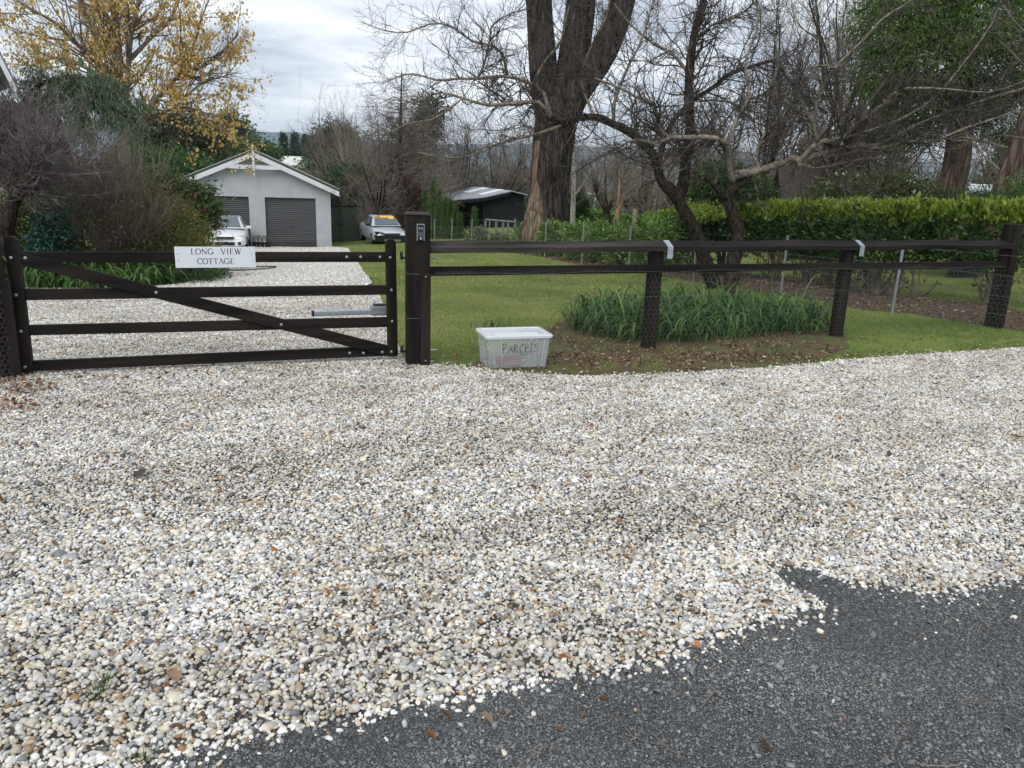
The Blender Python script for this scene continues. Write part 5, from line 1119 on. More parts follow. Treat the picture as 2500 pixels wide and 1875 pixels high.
# ------------------------------------------------------------------ generic growers
def ell(px, py, Y, rx, ry, dep):
    k = Y / FPX * 1.03; return (at(px, py, Y), np.array([rx * k, dep, ry * k]))
def leafy(name, label, cat_, base_px, Y, ells, nc, per, cs, size, pal, m='leaf', aspect=.45, droop=.2, up=.3, shell=.45, stems=6, sr=.03, extra=None, group=None, sd=.2, stem_mat='bark_dark', squash=.8, jit=.22, outw=.8):
    b = gpt(base_px, Y); o = thing(name, label, cat_, b, 0, group)
    E_ = [ell(*e) for e in ells]; p, out, tint = blob(E_, nc, per, cs, shell, squash); k = p[:, 2] > gz(p[:, 0], p[:, 1]) + .03; p, out, tint = p[k], out[k], tint[k]
    leaves(p, size, pick(pal, len(p), sd) * tint[:, None], 'foliage', M[m], o, out * outw, aspect, droop, up)
    if stems:
        gs = []
        for i in range(stems):
            c, r = E_[rng.integers(len(E_))]; t = c + unit(rng.normal(0, 1, 3)) * r * .7; bb = b + np.array([rng.normal(0, .03) * stems ** .5, rng.normal(0, .03) * stems ** .5, -.06]); mid = (bb * .5 + t * .5) + np.array([0, 0, .1 * (t[2] - bb[2])])
            gs.append((smooth_line([bb, mid, t], 9)[None], np.linspace(sr, sr * .25, 9)[None]))
        P1, R1 = cat(*gs); P2, R2 = sprout(P1, R1, stems * 7, np.mean([np.mean(r) for _, r in E_]) * .7, 5, .8, .3, .15, .05, .5, sr * .5, sr * .12, .3)
        tube_mesh('stems', [(P1, R1, 6), (P2, R2, 3)], M[stem_mat], o)
    if extra: extra(o, E_)
    return o
def cone(name, label, cat_, px, pytop, Y, wpx, n, size, pal, m='leaf_matt', belly=.75, group=None, per=14, kinds=1.0):
    b = gpt(px, Y); top = at(px, pytop, Y); h = top[2] - b[2]; w = wpx * Y / FPX / 2; o = thing(name, label, cat_, b, 0, group)
    t = rng.uniform(0, 1, n) ** 1.3; a = rng.uniform(0, 6.28, n); r = w * np.minimum(1.0, (1 - t) ** belly * 1.15) * (1 - .35 * rng.uniform(0, 1, n) ** 2) * (1 + .12 * np.sin(a * 3 + t * 9))
    cen = np.stack([b[0] + r * np.cos(a), b[1] + r * np.sin(a), b[2] + .03 * h + t * h * .97], -1); p = np.repeat(cen, per, 0) + rng.normal(0, size * .9, (n * per, 3)); out = np.repeat(np.stack([np.cos(a), np.sin(a), np.full(n, .9)], -1), per, 0)
    leaves(p, size, pick(pal, len(p), .15) * np.repeat(rng.lognormal(0, .25, n), per)[:, None], 'foliage', M[m], o, out, .4, -.2, .2)
    tb = MB(); tb.tube([tuple(b - [0, 0, .1]), tuple(b + [0, 0, h * .6])], [w * .14, w * .06], 7); tb.build('trunk', M['bark_dark'], o, rel=True); return o
def grow_bare(o, b, h, spread, tr, lead=5, n2=60, n3=500, n4=1400, m='twig_far', lean=0, upb=.12, tm='bark_dark', fork=.28):
    """bare deciduous tree: short trunk, rising leaders, twigs"""
    P0 = smooth_line([b - [0, 0, .2], b + [lean * .1, 0, h * fork * .5], b + [lean * .2, .05, h * fork]], 7)[None]; R0 = np.linspace(tr * 1.25, tr * .85, 7)[None]
    top = P0[0, -1]; d = unit(np.stack([rng.normal(lean * .15, .35, lead) * spread, rng.normal(0, .35, lead) * spread, rng.uniform(.8, 1.2, lead)], -1))
    P1 = walk(np.repeat(top[None], lead, 0), d, h * (1 - fork) * rng.uniform(.8, 1.05, lead), 14, .07, .06); R1 = tr * .62 * np.linspace(1, .1, 14)[None] * rng.uniform(.7, 1.1, (lead, 1))
    P2, R2 = sprout(P1, R1, n2, h * .30 * spread, 9, .75, .25, .10, upb, .5, tr * .3, tr * .06, .05, .97, .3, .25)
    P3, R3 = sprout(P2, R2, n3, h * .12, 6, .7, .3, .12, upb * .7, .5, tr * .09, max(tr * .03, .004), .1, 1, .4, .4)
    P4, R4 = sprout(P3, R3, n4, h * .05, 4, .7, .3, .12, .03, .6, tr * .03, max(tr * .018, .003), .1, 1, .4, .5)
    tube_mesh('trunk', [(P0, R0, 9), (P1, R1, 7)], M[tm], o); tube_mesh('crown', [(P2, R2, 5), (P3, R3, 3), (P4, R4, 3)], M[m], o)
def bare(name, label, px, Y, pytop, spread, tr, group=None, **k):
    b = gpt(px, Y); o = thing(name, label, 'tree', b, 0, group); grow_bare(o, b, at(px, pytop, Y)[2] - b[2], spread, tr, **k); return o

# ------------------------------------------------------------------ left side garden
DG = [(.022, .045, .016), (.032, .060, .020), (.045, .075, .026), (.018, .036, .016)]
yb = hit(40, 640); Yp = 13.0; pb = gpt(5, Yp); psh = thing('bare_shrub', 'large purple brown leafless shrub at the left edge above the gate stile', 'shrub', pb)
Lm = [limb([(0, 680), (8, 600), (18, 545), (32, 495), (48, 468)], Yp, Yp, .14, .10, 12)]
for tx, ty in ((-120, 290), (-40, 260), (25, 245), (75, 248), (115, 268), (150, 305), (170, 355), (170, 410), (125, 330), (55, 310), (-60, 390), (150, 445), (100, 390), (10, 350)):
    sx_, sy_ = (48, 468) if rng.uniform() < .5 else (30, 490)
    Lm.append(limb([(sx_, sy_), (sx_ * .55 + tx * .45 + rng.normal(0, 15), sy_ * .6 + ty * .4 - 15), (tx, ty)], Yp, Yp + rng.uniform(-1, 1), .045, .011, 12))
P1, R1 = cat(*[(smooth_line(P[0], 12)[None], R) for P, R in Lm[1:]])
P2, R2 = sprout(P1, R1, 380, .75, 7, .8, .3, .14, .10, .5, .014, .005, .15, 1, .35, .4); P3, R3 = sprout(P2, R2, 3600, .34, 5, .7, .3, .14, .08, .6, .0064, .0036, .1, 1, .4, .5); P4, R4 = sprout(P3, R3, 5000, .12, 3, .7, .3, .1, .1, .7, .0038, .0024, .1, 1, .4, .6)
tube_mesh('trunk', [(*Lm[0], 12)], M['bark_dark'], psh); tube_mesh('limbs', [(P1, R1, 6)], M['twig_purple'], psh); tube_mesh('twigs', [(P2, R2, 4), (P3, R3, 3), (P4, R4, 3)], M['twig_purple'], psh)['kind'] = 'stuff'
# brown twiggy shrub with upright whips
def twiggy(px, Y, ells, n1, n2, n3, m, o, L2=.62, L3=.28, r=.015, whip=0):
    b = np.array(o.location); E_ = [ell(*e) for e in ells]; n = n1; k = rng.integers(len(E_), size=n); C = np.array([c for c, _ in E_])[k]; Rr = np.array([q for _, q in E_])[k]
    T = C + unit(rng.normal(0, 1, (n, 3)) + [0, 0, .4]) * Rr * rng.uniform(.6, 1, (n, 1)); B_ = b + rng.normal(0, .12, (n, 3)) * [1, 1, 0] - [0, 0, .05]; Md = B_ * .5 + T * .5 + rng.normal(0, .08, (n, 3))
    t = np.linspace(0, 1, 9)[None, :, None]; P1 = B_[:, None] * (1 - t) ** 2 + 2 * Md[:, None] * t * (1 - t) + T[:, None] * t ** 2; R1 = np.linspace(r, r * .3, 9)[None] * np.ones((n, 1))
    P2, R2 = sprout(P1, R1, n2, L2, 6, .6, .25, .12, .10, .6, r * .5, .003, .35, 1, .35, .4); P3, R3 = sprout(P2, R2, n3, L3, 4, .6, .3, .12, .06, .6, .0035, .002, .1, 1, .4, .5)
    tube_mesh('twigs', [(P1, R1, 5), (P2, R2, 3), (P3, R3, 3)], M[m], o)['kind'] = 'stuff'; return P2, R2, P3
Yb = 14.4; e_ = [(290, 480, Yb, 120, 130, 1.0), (230, 560, Yb - .3, 120, 110, .9), (330, 600, Yb - .2, 110, 90, .9), (350, 540, Yb, 90, 110, .9), (250, 420, Yb + .4, 90, 90, .8)]
bs = thing('brown_shrub', 'dense brown twiggy shrub with thin upright whips behind the gate', 'shrub', gpt(280, Yb))
P2, R2, P3 = twiggy(280, Yb, e_, 150, 1500, 7000, 'twig_brown', bs)
p, out, tint = blob([ell(*e) for e in e_], 1100, 12, .12, .6); leaves(p, .042, pick([(.070, .070, .034), (.095, .066, .044), (.060, .068, .028), (.11, .085, .05), (.07, .052, .04)], len(p)) * tint[:, None], 'foliage', M['leaf'], bs, out, .4, .1)
w = [limb([(x0, 430), (x0 + dx * .5, 380), (x0 + dx, 430 - hh)], Yb, Yb + rng.uniform(-.5, .5), .006, .002, 8) for x0, dx, hh in [(rng.uniform(230, 420), rng.uniform(-20, 50), rng.uniform(70, 130)) for _ in range(38)]]
Pw, Rw = cat(*w); Pv, Rv = sprout(Pw, Rw, 150, .3, 5, .5, .2, .08, .05, .7, .003, .0018); tube_mesh('whips', [(Pw, Rw, 3), (Pv, Rv, 3)], M['twig_far'], bs)['kind'] = 'stuff'
# yellow-green shrub with small yellow flowers
def flowers(o, E_, n, size, col, zf=.2):
    p, out, t = blob(E_, n, 5, size * .35, .12); leaves(p, size, np.tile(np.array([col]), (len(p), 1)) * rng.lognormal(0, .15, (len(p), 1)), 'flowers', M['leaf'], o, out, .8, 0, .2)['kind'] = 'stuff'
Yy = 15.0
leafy('golden_shrub', 'rounded olive and yellow green fine leaved shrub beside the white car', 'shrub', 440, Yy, [(410, 590, Yy, 105, 82, 1.0), (385, 535, Yy, 85, 60, .9), (462, 625, Yy - .2, 62, 55, .8), (350, 610, Yy - .4, 80, 80, .8)], 1500, 18, .11, .058,
      [(.075, .088, .026), (.12, .112, .034), (.052, .070, .022), (.065, .080, .026), (.15, .125, .05)], 'leaf_matt', .22, -.1, .1, .5, 10, .015, lambda o, E: flowers(o, E, 45, .05, (.50, .38, .04)))
Yc = 17.0
leafy('camellia', 'dark glossy camellia bush with pink flowers in front of the garage', 'shrub', 470, Yc, [(445, 495, Yc, 70, 46, .9), (410, 475, Yc, 60, 40, .8), (482, 520, Yc, 42, 42, .8), (430, 545, Yc, 65, 60, .8)], 620, 15, .13, .10, [(.020, .040, .014), (.030, .055, .018), (.04, .065, .022), (.07, .075, .03)], 'leaf', .45, .15, .3, .5, 8, .02, lambda o, E: flowers(o, E, 22, .085, (.50, .07, .13)))
leafy('dark_green_shrub', 'low dark green shrub spilling onto the drive under the house sign', 'shrub', 455, 14.2, [(455, 668, 14.2, 85, 34, .8), (390, 655, 14.3, 80, 42, .8), (515, 662, 15.2, 36, 26, .5)], 560, 16, .10, .06, [(.020, .045, .016), (.032, .062, .02), (.045, .075, .025)], 'leaf', .35, .1, .2, .5, 8, .012)
leafy('olive_shrub', 'dim olive green shrub deep in the left bed behind the gate stile', 'shrub', 70, 13.9, [(70, 555, 13.9, 90, 70, .8), (-40, 560, 13.9, 90, 90, .8), (190, 590, 14, 80, 70, .7)], 620, 15, .12, .078, [(.05, .06, .018), (.08, .08, .025), (.03, .045, .015)], 'leaf', .4, .2, .2, .5, 6, .015)
leafy('blue_green_shrub', 'blue green leafy plant between olive shrub and brown twigs on the left', 'shrub', 130, 13.3, [(128, 575, 13.3, 36, 58, .4), (124, 620, 13.3, 38, 40, .4)], 240, 14, .08, .065, [(.020, .052, .040), (.030, .070, .052), (.018, .042, .03)], 'leaf', .6, .2, .3, .5, 5, .012)
def straps(name, label, pos, Lm_, w, pal, kind=None, up=1.1, cat_=None, sag=.42):
    n = len(pos); a = rng.uniform(0, 6.28, n); d = unit(np.stack([np.cos(a) * .55, np.sin(a) * .55, rng.uniform(.6, up + .25, n)], -1)); L = Lm_ * rng.lognormal(0, .32, n); N = 8
    P = walk(pos, d, L, N, .04, .10, sag * 2.1); z0 = gz(P[:, :, 0], P[:, :, 1]) + .012; P[:, :, 2] = np.maximum(P[:, :, 2], z0)
    hx = unit(np.cross(P[:, -1] - P[:, 0], np.array([[0, 0, 1.0]]))); prof = np.array([.6, .9, 1, 1, .95, .8, .5, .08]) * w / 2; wj = rng.lognormal(0, .2, (n, 1, 1)); up_ = np.array([0, 0, 1.0]) * .12
    V = np.stack([P - hx[:, None] * prof[None, :, None] * wj + up_ * prof[None, :, None], P, P + hx[:, None] * prof[None, :, None] * wj + up_ * prof[None, :, None]], 2).reshape(-1, 3)
    i = np.arange(N - 1)[:, None]; j = np.arange(2)[None]; q = np.stack([i * 3 + j, i * 3 + j + 1, (i + 1) * 3 + j + 1, (i + 1) * 3 + j], -1).reshape(-1, 4); F = (q[None] + (np.arange(n) * N * 3)[:, None, None]).reshape(-1, 4)
    return tag(mesh_np(name, V, [F], M['strap'], col=np.repeat(pick(pal, n, .22), N * 3, 0)), label, cat_, None, kind)
def region(poly_px, n): x, y = in_poly([tuple(V2(hit(*p))) for p in poly_px], n); return np.stack([x, y, gz(x, y)], -1)
SG = [(.030, .066, .014), (.046, .092, .022), (.022, .050, .013), (.068, .115, .030), (.038, .080, .020)]
straps('strap_leaf_border', 'dark green strap leaved plants massed along the bed behind the gate', region([(30, 708), (300, 706), (420, 694), (440, 686), (200, 678), (20, 682)], 1100), .50, .030, SG + [(.075, .115, .045)], 'stuff')
straps('strap_leaf_clump', 'dark green strap leaved plants massed round the fruit tree trunks', region([(1385, 800), (1420, 822), (1560, 842), (1700, 838), (1850, 826), (1990, 818), (2025, 800), (1990, 770), (1880, 762), (1800, 752), (1700, 748), (1560, 750), (1450, 764)], 2700), .48, .018, SG + [(.016, .038, .014), (.030, .070, .030), (.085, .12, .05)], 'stuff')
c = hit(1210, 806); pp = c + rng.normal(0, .07, (90, 3)) * [2.2, .8, 0]; pp[:, 2] = gz(pp[:, 0], pp[:, 1]); straps('bulb_leaf_tuft', 'tuft of upright green bulb leaves just behind the parcel box', pp, .13, .007, SG, None, 1.6, 'plant', .15)
c = hit(1900, 868); pp = c + rng.normal(0, .09, (80, 3)) * [1.6, .5, 0]; pp[:, 2] = gz(pp[:, 0], pp[:, 1]); straps('grass_tuft', 'longer green grass tuft on the verge below the second fence post', pp, .09, .005, [(.05, .11, .03), (.08, .14, .04)], None, 1.6, 'plant', .2)

# weeping blue-green cedar
Yw = 18.5; cb = gpt(190, Yw); ced = thing('weeping_cedar', 'weeping blue green cedar arching over the brown shrub on the left', 'tree', cb)
Lc = [limb([(190, 640), (185, 480), (150, 330), (120, 235), (140, 195), (200, 192), (260, 220), (310, 265), (338, 312)], Yw, Yw - .3, .16, .02, 22), limb([(140, 195), (100, 205), (60, 240), (30, 290)], Yw, Yw - .8, .06, .015, 12), limb([(200, 192), (230, 205), (280, 270), (300, 330)], Yw, Yw - .9, .05, .012, 12), limb([(160, 196), (180, 215), (200, 260), (190, 330)], Yw, Yw - 1.0, .05, .012, 12), limb([(120, 235), (80, 260), (20, 270), (-60, 320)], Yw, Yw + .5, .05, .012, 12)]
P1, R1 = cat(*[(smooth_line(P[0][(10 if i == 0 else 0):], 14)[None], np.interp(np.linspace(0, 1, 14), np.linspace(0, 1, R.shape[1] - (10 if i == 0 else 0)), R[0][(10 if i == 0 else 0):])[None]) for i, (P, R) in enumerate(Lc)])
P2, R2 = sprout(P1, R1, 420, .62, 8, 1.15, .3, .08, -.08, .4, .012, .004, .02, 1, .3, .4, sag=.22); P3, R3 = sprout(P2, R2, 1700, .32, 5, .7, .3, .1, -.15, .6, .004, .002, .05, 1, .3)
tube_mesh('trunk', [(*x, 9) for x in Lc], M['bark_dark'], ced); tube_mesh('sprays', [(P2, R2, 3)], M['twig_brown'], ced)['kind'] = 'stuff'
q = P3.reshape(-1, 3); q = np.repeat(q, 3, 0) + rng.normal(0, .03, (len(q) * 3, 3)); leaves(q, .085, pick([(.058, .092, .056), (.080, .118, .068), (.046, .074, .046), (.092, .130, .074)], len(q)), 'foliage', M['leaf_matt'], ced, np.tile([[0, 0, -.8]], (len(q), 1)), .16, .5, .1)

# yellow autumn poplar
Yo = 24.0; ob = gpt(306, Yo); pop = thing('autumn_tree', 'tall tree with sparse golden yellow autumn leaves left of the garage', 'tree', ob)
Lp = [limb([(300, 640), (303, 500), (305, 380), (296, 300), (288, 220), (290, 140), (282, 60), (276, -20), (275, -160)], Yo, Yo, .24, .06, 24), limb([(300, 320), (306, 250), (312, 180), (318, 100), (335, 20), (350, -80)], Yo, Yo - .5, .11, .04, 16), limb([(312, 345), (350, 290), (400, 220), (445, 180), (500, 160), (560, 110), (580, 80)], Yo, Yo - 1.5, .11, .018, 18),
      limb([(288, 200), (240, 150), (190, 110), (140, 60), (90, 30), (40, 0)], Yo, Yo - 1.2, .10, .02, 16), limb([(296, 280), (250, 200), (200, 160), (140, 140), (80, 160)], Yo, Yo + 1, .09, .02, 14), limb([(330, 320), (390, 275), (450, 262), (510, 280), (545, 310)], Yo, Yo - 1, .06, .012, 14), limb([(445, 180), (470, 120), (490, 50), (510, 0)], Yo - .8, Yo - 1.4, .05, .016, 12),
      limb([(312, 150), (370, 90), (420, 40), (450, -40)], Yo - .2, Yo + .8, .07, .02, 12), limb([(290, 140), (240, 80), (200, 30), (180, -60)], Yo, Yo + .6, .07, .02, 12), limb([(400, 222), (440, 240), (500, 200), (570, 180)], Yo - .5, Yo - 1.6, .04, .012, 12), limb([(282, 60), (230, 20), (150, -20)], Yo, Yo - .8, .05, .014, 10), limb([(260, 200), (180, 215), (110, 190), (60, 150)], Yo - .2, Yo - 1.2, .05, .012, 12)]
P1, R1 = cat(*[(smooth_line(P[0][(9 if i == 0 else 0):], 14)[None], np.interp(np.linspace(0, 1, 14), np.linspace(0, 1, R.shape[1] - (9 if i == 0 else 0)), R[0][(9 if i == 0 else 0):])[None]) for i, (P, R) in enumerate(Lp)])
P2, R2 = sprout(P1, R1, 380, 1.7, 9, .8, .25, .1, .06, .4, .025, .008, .1, 1, .35, .3); P3, R3 = sprout(P2, R2, 3000, .55, 6, .7, .3, .12, .05, .5, .010, .005, .1, 1, .35, .5)
tube_mesh('trunk', [(*x, 9) for x in Lp[:2]], M['bark_pop'], pop); tube_mesh('limbs', [(*x, 7) for x in Lp[2:]], M['bark_pop'], pop); tube_mesh('twigs', [(P2, R2, 4), (P3, R3, 3)], M['twig_far'], pop)['kind'] = 'stuff'
q = P3[:, 1:].reshape(-1, 3); kq = rng.uniform(size=len(q)) < (.27 + .30 * smooth_noise(q[:, 0] + q[:, 1], q[:, 2], 1.6, 8)); q = q[kq]; q = np.repeat(q, 3, 0) + rng.normal(0, .07, (len(q) * 3, 3))
leaves(q, .080, pick([(.74, .54, .16), (.68, .47, .13), (.80, .62, .24), (.58, .39, .13), (.66, .46, .20)], len(q), .2, 1.0), 'foliage', M['leaf_yellow'], pop, np.tile([[0, 0, -.6]], (len(q), 1)), .75, .3, .1)

# ------------------------------------------------------------------ hedge, young laurels, wire fence
HL = [hit(1580, 652), hit(1700, 668), hit(1926, 690), hit(2015, 700), hit(2107, 719), hit(2218, 727), hit(2335, 738), hit(2480, 752), hit(2620, 768)]
HP = smooth_line([p + np.array([.25, .2, 0]) for p in HL], 40)
hedge = thing('laurel_hedge', 'long clipped laurel hedge with lime green new tops behind the rail fence', 'hedge', HP[20])
def htop(px): return np.interp(px, [1560, 1620, 1700, 1760, 2500], [548, 528, 512, 504, 500])
tops = np.array([at(proj(p)[0], htop(proj(p)[0]), p[1])[2] for p in HP]); tops = np.convolve(np.pad(tops, 2, 'edge'), np.ones(5) / 5, 'valid')
n = 5200; t = rng.uniform(0, 1, n) ** .85; t = 1 - t; f = t * (len(HP) - 1.001); i = f.astype(int); w = (f - i)[:, None]; base = HP[i] * (1 - w) + HP[i + 1] * w; hz_ = tops[i] * (1 - w[:, 0]) + tops[i + 1] * w[:, 0]
tan = unit(HP[i + 1] - HP[i]); nrm = np.stack([-tan[:, 1], tan[:, 0], 0 * t], -1)
mode = rng.uniform(size=n); hv = np.where(mode < .36, rng.uniform(.90, 1.0, n), rng.uniform(.30, 1, n) ** .8); off = np.where(mode < .36, rng.uniform(-.42, .42, n), np.where(mode < .9, .42, -.42) * rng.uniform(.75, 1.08, n)); 
off = off if (nrm[0] @ np.array([0, -1, 0])) > 0 else -off
hv = hv + .02 * np.sin(t * 70) + .015 * np.sin(t * 173); H_ = hz_ - base[:, 2]; cen = base + nrm * off[:, None] * np.where(hv > .55, 1, .8)[:, None]; cen[:, 2] = base[:, 2] + H_ * hv
per = 9; p = np.repeat(cen, per, 0) + rng.normal(0, .05, (n * per, 3)); new = np.repeat(((hv > .86) & (rng.uniform(size=n) < .9)) | ((hv > .78) & (rng.uniform(size=n) < .4)), per)
out = np.repeat(nrm * np.sign(off)[:, None] * .8 + np.array([0, 0, .5]), per, 0); out[new] = out[new] * .4 + np.array([0, 0, .9])
cl = pick([(.022, .050, .014), (.034, .072, .020), (.045, .088, .026), (.028, .055, .020), (.06, .10, .04)], len(p)) * np.repeat(rng.lognormal(0, .2, n), per)[:, None]; cl[new] = pick([(.20, .27, .035), (.26, .33, .05), (.15, .23, .03), (.30, .36, .08)], new.sum(), .15, 1.15)
leaves(p, .098, cl * np.where(new, .95, 1.25)[:, None], 'foliage', M['leaf'], hedge, out, .5, .1, .25)
st_ = []
for k in range(44):
    tt_ = rng.uniform(); b = HP[min(int(tt_ * 39), 38)] + rng.normal(0, .12, 3) * [1, 1, 0]; b[2] = gz(b[0], b[1]) - .05
    st_.append(walk(np.repeat(b[None], 4, 0), rng.normal(0, .35, (4, 3)) + [0, 0, 1], rng.uniform(.6, 1.0, 4), 8, .12, .08))
P1 = np.concatenate(st_); R1 = np.linspace(.018, .007, 8)[None] * rng.uniform(.6, 1.5, (len(P1), 1)); P2, R2 = sprout(P1, R1, 700, .32, 5, .8, .3, .15, .05, .5, .007, .003, .15, 1)
tube_mesh('stems', [(P1, R1, 6), (P2, R2, 3)], M['twig_brown'], hedge)['kind'] = 'stuff'
q = P2[:, 2:].reshape(-1, 3); q = q[rng.uniform(size=len(q)) < .8]; leaves(q, .075, pick([(.030, .055, .018), (.045, .075, .025), (.07, .06, .03)], len(q)), 'lower_leaves', M['leaf'], hedge, None, .5, .3, .2)
# wire fence
WP = [(1060, 34.5), (1103, 32.5), (1151, 30.8), (1194, 29), (1330, 25.0), (1420, 22.3), (1535, 20.2), (1692, 17.0), (1905, 14.1), (2177, 11.9), (2560, 9.9)]
wpts = [gpt(px, Y) for px, Y in WP]; wfence = thing('wire_fence', 'thin steel post and wire garden fence between lawn and laurels', 'fence', wpts[5])
for p in wpts:
    b = MB(); b.tube([tuple(p - [0, 0, .1]), tuple(p + [rng.normal(0, .01), 0, 1.12])], .022, 6); b.build('steel_post', M['post_steel'], wfence, rel=True)
for h in (.25, .5, .78, 1.05):
    b = MB(); b.tube([tuple(p + [0, 0, h]) for p in wpts], .0022, 4); b.build('strand_wire', M['wire'], wfence, rel=True)
LW = [0]; 
for a, c in zip(wpts, wpts[1:]):
    L_s = float(np.linalg.norm((c - a)[:2])); nn_ = hexnet('wire_netting', 0, L_s, lambda u: .03, lambda u: .80, 0, wfence, cell=.075, r=.0013)
    nn_.location = Vector(a - np.array(wfence.location)); nn_.rotation_euler = (0, -math.atan2(c[2] - a[2], L_s), math.atan2(c[1] - a[1], c[0] - a[0]))
p_ = hit(2035, 822); pk = thing('star_picket', 'grey steel picket standing behind the second fence post', 'post', p_); b = MB(); b.tube([(0, 0, -.1), (.0, .0, .98)], .020, 5); b.build('picket', M['post_steel'], pk)
# young laurels along the wire fence
for i, (px, Y, ht, wr2) in enumerate(((1165, 31.5, 560, 34), (1225, 29, 566, 36), (1290, 27.3, 546, 42), (1350, 25.8, 540, 42), (1408, 24, 536, 42), (1462, 23, 540, 38), (1515, 21.8, 536, 40), (1570, 20.9, 528, 44), (1622, 20.1, 530, 44))):
    labs = ['grey green thin young shrub leftmost along the wire fence below the black shed', 'thin pale young shrub second from the left along the wire fence', 'young bright laurel below the left edge of the giant trunk', 'young bright laurel directly below the giant trunk', 'young bright laurel just right of the giant trunk', 'young laurel behind the tall steel wire fence post', 'young laurel below the orange barked tree', 'young laurel below the thin pale wooden post', 'rightmost young laurel, touching the start of the tall hedge']
    pb_ = proj(gpt(px, Y))[1]; hh = pb_ - ht
    leafy('young_laurel', labs[i], 'shrub', px, Y, [(px, ht + hh * .42, Y, wr2 * .8, hh * .42, .5), (px + 4, pb_ - hh * .3, Y, wr2, hh * .3, .5)], 240 if i > 1 else 110, 12, .085, .10, [(.07, .12, .030), (.10, .16, .040), (.05, .09, .025), (.14, .20, .06)] if i > 1 else [(.07, .09, .05), (.09, .10, .06), (.06, .08, .04)], 'leaf', .42, -.2, .2, .6, 7, .012, group='young laurels along the wire fence')

# ------------------------------------------------------------------ right side trees and shrubs
leafy('olive_brown_shrub', 'broad olive brown shrub with white flowers above the hedge', 'shrub', 2140, 18.0, [(2110, 480, 18, 125, 52, 1.0), (2200, 475, 18, 90, 45, 1.0), (2030, 495, 18, 60, 40, .8)], 1000, 15, .11, .075, [(.038, .050, .018), (.055, .065, .024), (.075, .065, .030), (.03, .055, .02)], 'leaf', .4, .2, .3, .45, 10, .03, lambda o, E: flowers(o, E, 40, .07, (.60, .58, .50)))
leafy('dark_evergreen', 'dark evergreen bush directly behind the two fruit tree trunks', 'shrub', 1770, 19.5, [(1765, 470, 19.5, 78, 62, 1.0), (1830, 490, 19.5, 60, 48, .9), (1710, 500, 19.5, 40, 45, .8), (1750, 430, 19.5, 45, 30, .8)], 900, 15, .12, .08, [(.020, .042, .014), (.030, .056, .018), (.045, .072, .024)], 'leaf', .45, .2, .3, .45, 9, .04)
leafy('golden_bush', 'small yellow green bush at the left end of the hedge top', 'shrub', 1720, 18.6, [(1712, 512, 18.6, 42, 16, .5), (1740, 520, 18.6, 40, 14, .5)], 110, 12, .07, .07, [(.16, .20, .04), (.20, .24, .05), (.12, .16, .03)], 'leaf', .45, .1, .2, .5, 4, .015)
leafy('dark_shrub', 'dark green bush in front of the white roofed outbuilding', 'shrub', 2420, 17.0, [(2425, 505, 17, 78, 26, .8), (2390, 492, 17, 50, 22, .7)], 420, 14, .09, .07, [(.022, .046, .018), (.032, .062, .024), (.045, .07, .03)], 'leaf', .4, .1, .3, .5, 7, .02)
leafy('side_conifer', 'low bright green conifer foliage at the far right edge above the end post', 'tree', 2530, 15.5, [(2530, 480, 15.5, 45, 65, .7)], 260, 14, .10, .06, [(.05, .085, .022), (.07, .11, .03), (.035, .065, .02)], 'leaf_matt', .25, .1, .2, .4, 4, .05)
# big green conifer with reddish trunk
Yq = 22.0; cb = gpt(2310, Yq); con = thing('green_conifer', 'tall green conifer with a thick reddish trunk at the upper right', 'tree', cb)
P, R = trunk([(2302, 610, 40), (2308, 530, 34), (2322, 450, 30), (2336, 390, 27), (2345, 280, 24), (2350, 100, 20), (2352, -150, 14)], Yq, 22); V, F = gnarl(P, R, 40, .05, 71); mesh_np('trunk', V, [F], M['bark_red'], con, rel=True)
ce_ = [ell(*e) for e in ((2180, 60, Yq - .6, 85, 90, 1.3), (2150, 175, Yq - .4, 55, 65, 1.0), (2260, 150, Yq - .8, 100, 80, 1.3), (2290, -20, Yq, 130, 90, 1.8), (2400, 40, Yq - 1, 110, 90, 1.5), (2460, 150, Yq - .6, 90, 80, 1.3), (2240, 250, Yq, 85, 55, 1.0), (2370, 230, Yq, 90, 60, 1.2), (2470, 280, Yq, 70, 70, 1.2), (2350, -160, Yq, 170, 90, 2), (2560, 60, Yq, 90, 160, 1.6), (2210, 330, Yq + .5, 60, 30, .8))]
p, out, tint = blob(ce_, 3000, 26, .17, .42, .7); leaves(p, .12, pick([(.048, .084, .020), (.068, .110, .027), (.032, .060, .017), (.095, .145, .038)], len(p)) * tint[:, None], 'foliage', M['leaf_matt'], con, out * .7, .22, .35, .1)
Pb = []
for c, r in ce_:
    for k in range(3): a = P[np.argmin(np.abs(P[:, 2] - c[2] - .3))]; e2_ = c + unit(rng.normal(0, 1, 3)) * r * .8; Pb.append(smooth_line([a, (a + e2_) / 2 + [0, 0, .2], e2_], 8))
Pb = np.array(Pb); Rb = np.linspace(.06, .012, 8)[None] * np.ones((len(Pb), 1)); Pc, Rc = sprout(Pb, Rb, 260, .9, 6, .8, .3, .12, -.02, .4, .02, .006, .2, 1); tube_mesh('branches', [(Pb, Rb, 5), (Pc, Rc, 3)], M['twig_brown'], con)['kind'] = 'stuff'
Y2 = 19.0; t2 = thing('leaning_trunk', 'second reddish tree trunk rising at the right edge above the end post', 'tree', gpt(2415, Y2)); P, R = trunk([(2405, 640, 28), (2425, 520, 24), (2462, 420, 21), (2490, 340, 19), (2525, 220, 17), (2560, 60, 14)], Y2, 20); V, F = gnarl(P, R, 36, .05, 81); mesh_np('trunk', V, [F], M['bark_red'], t2, rel=True)
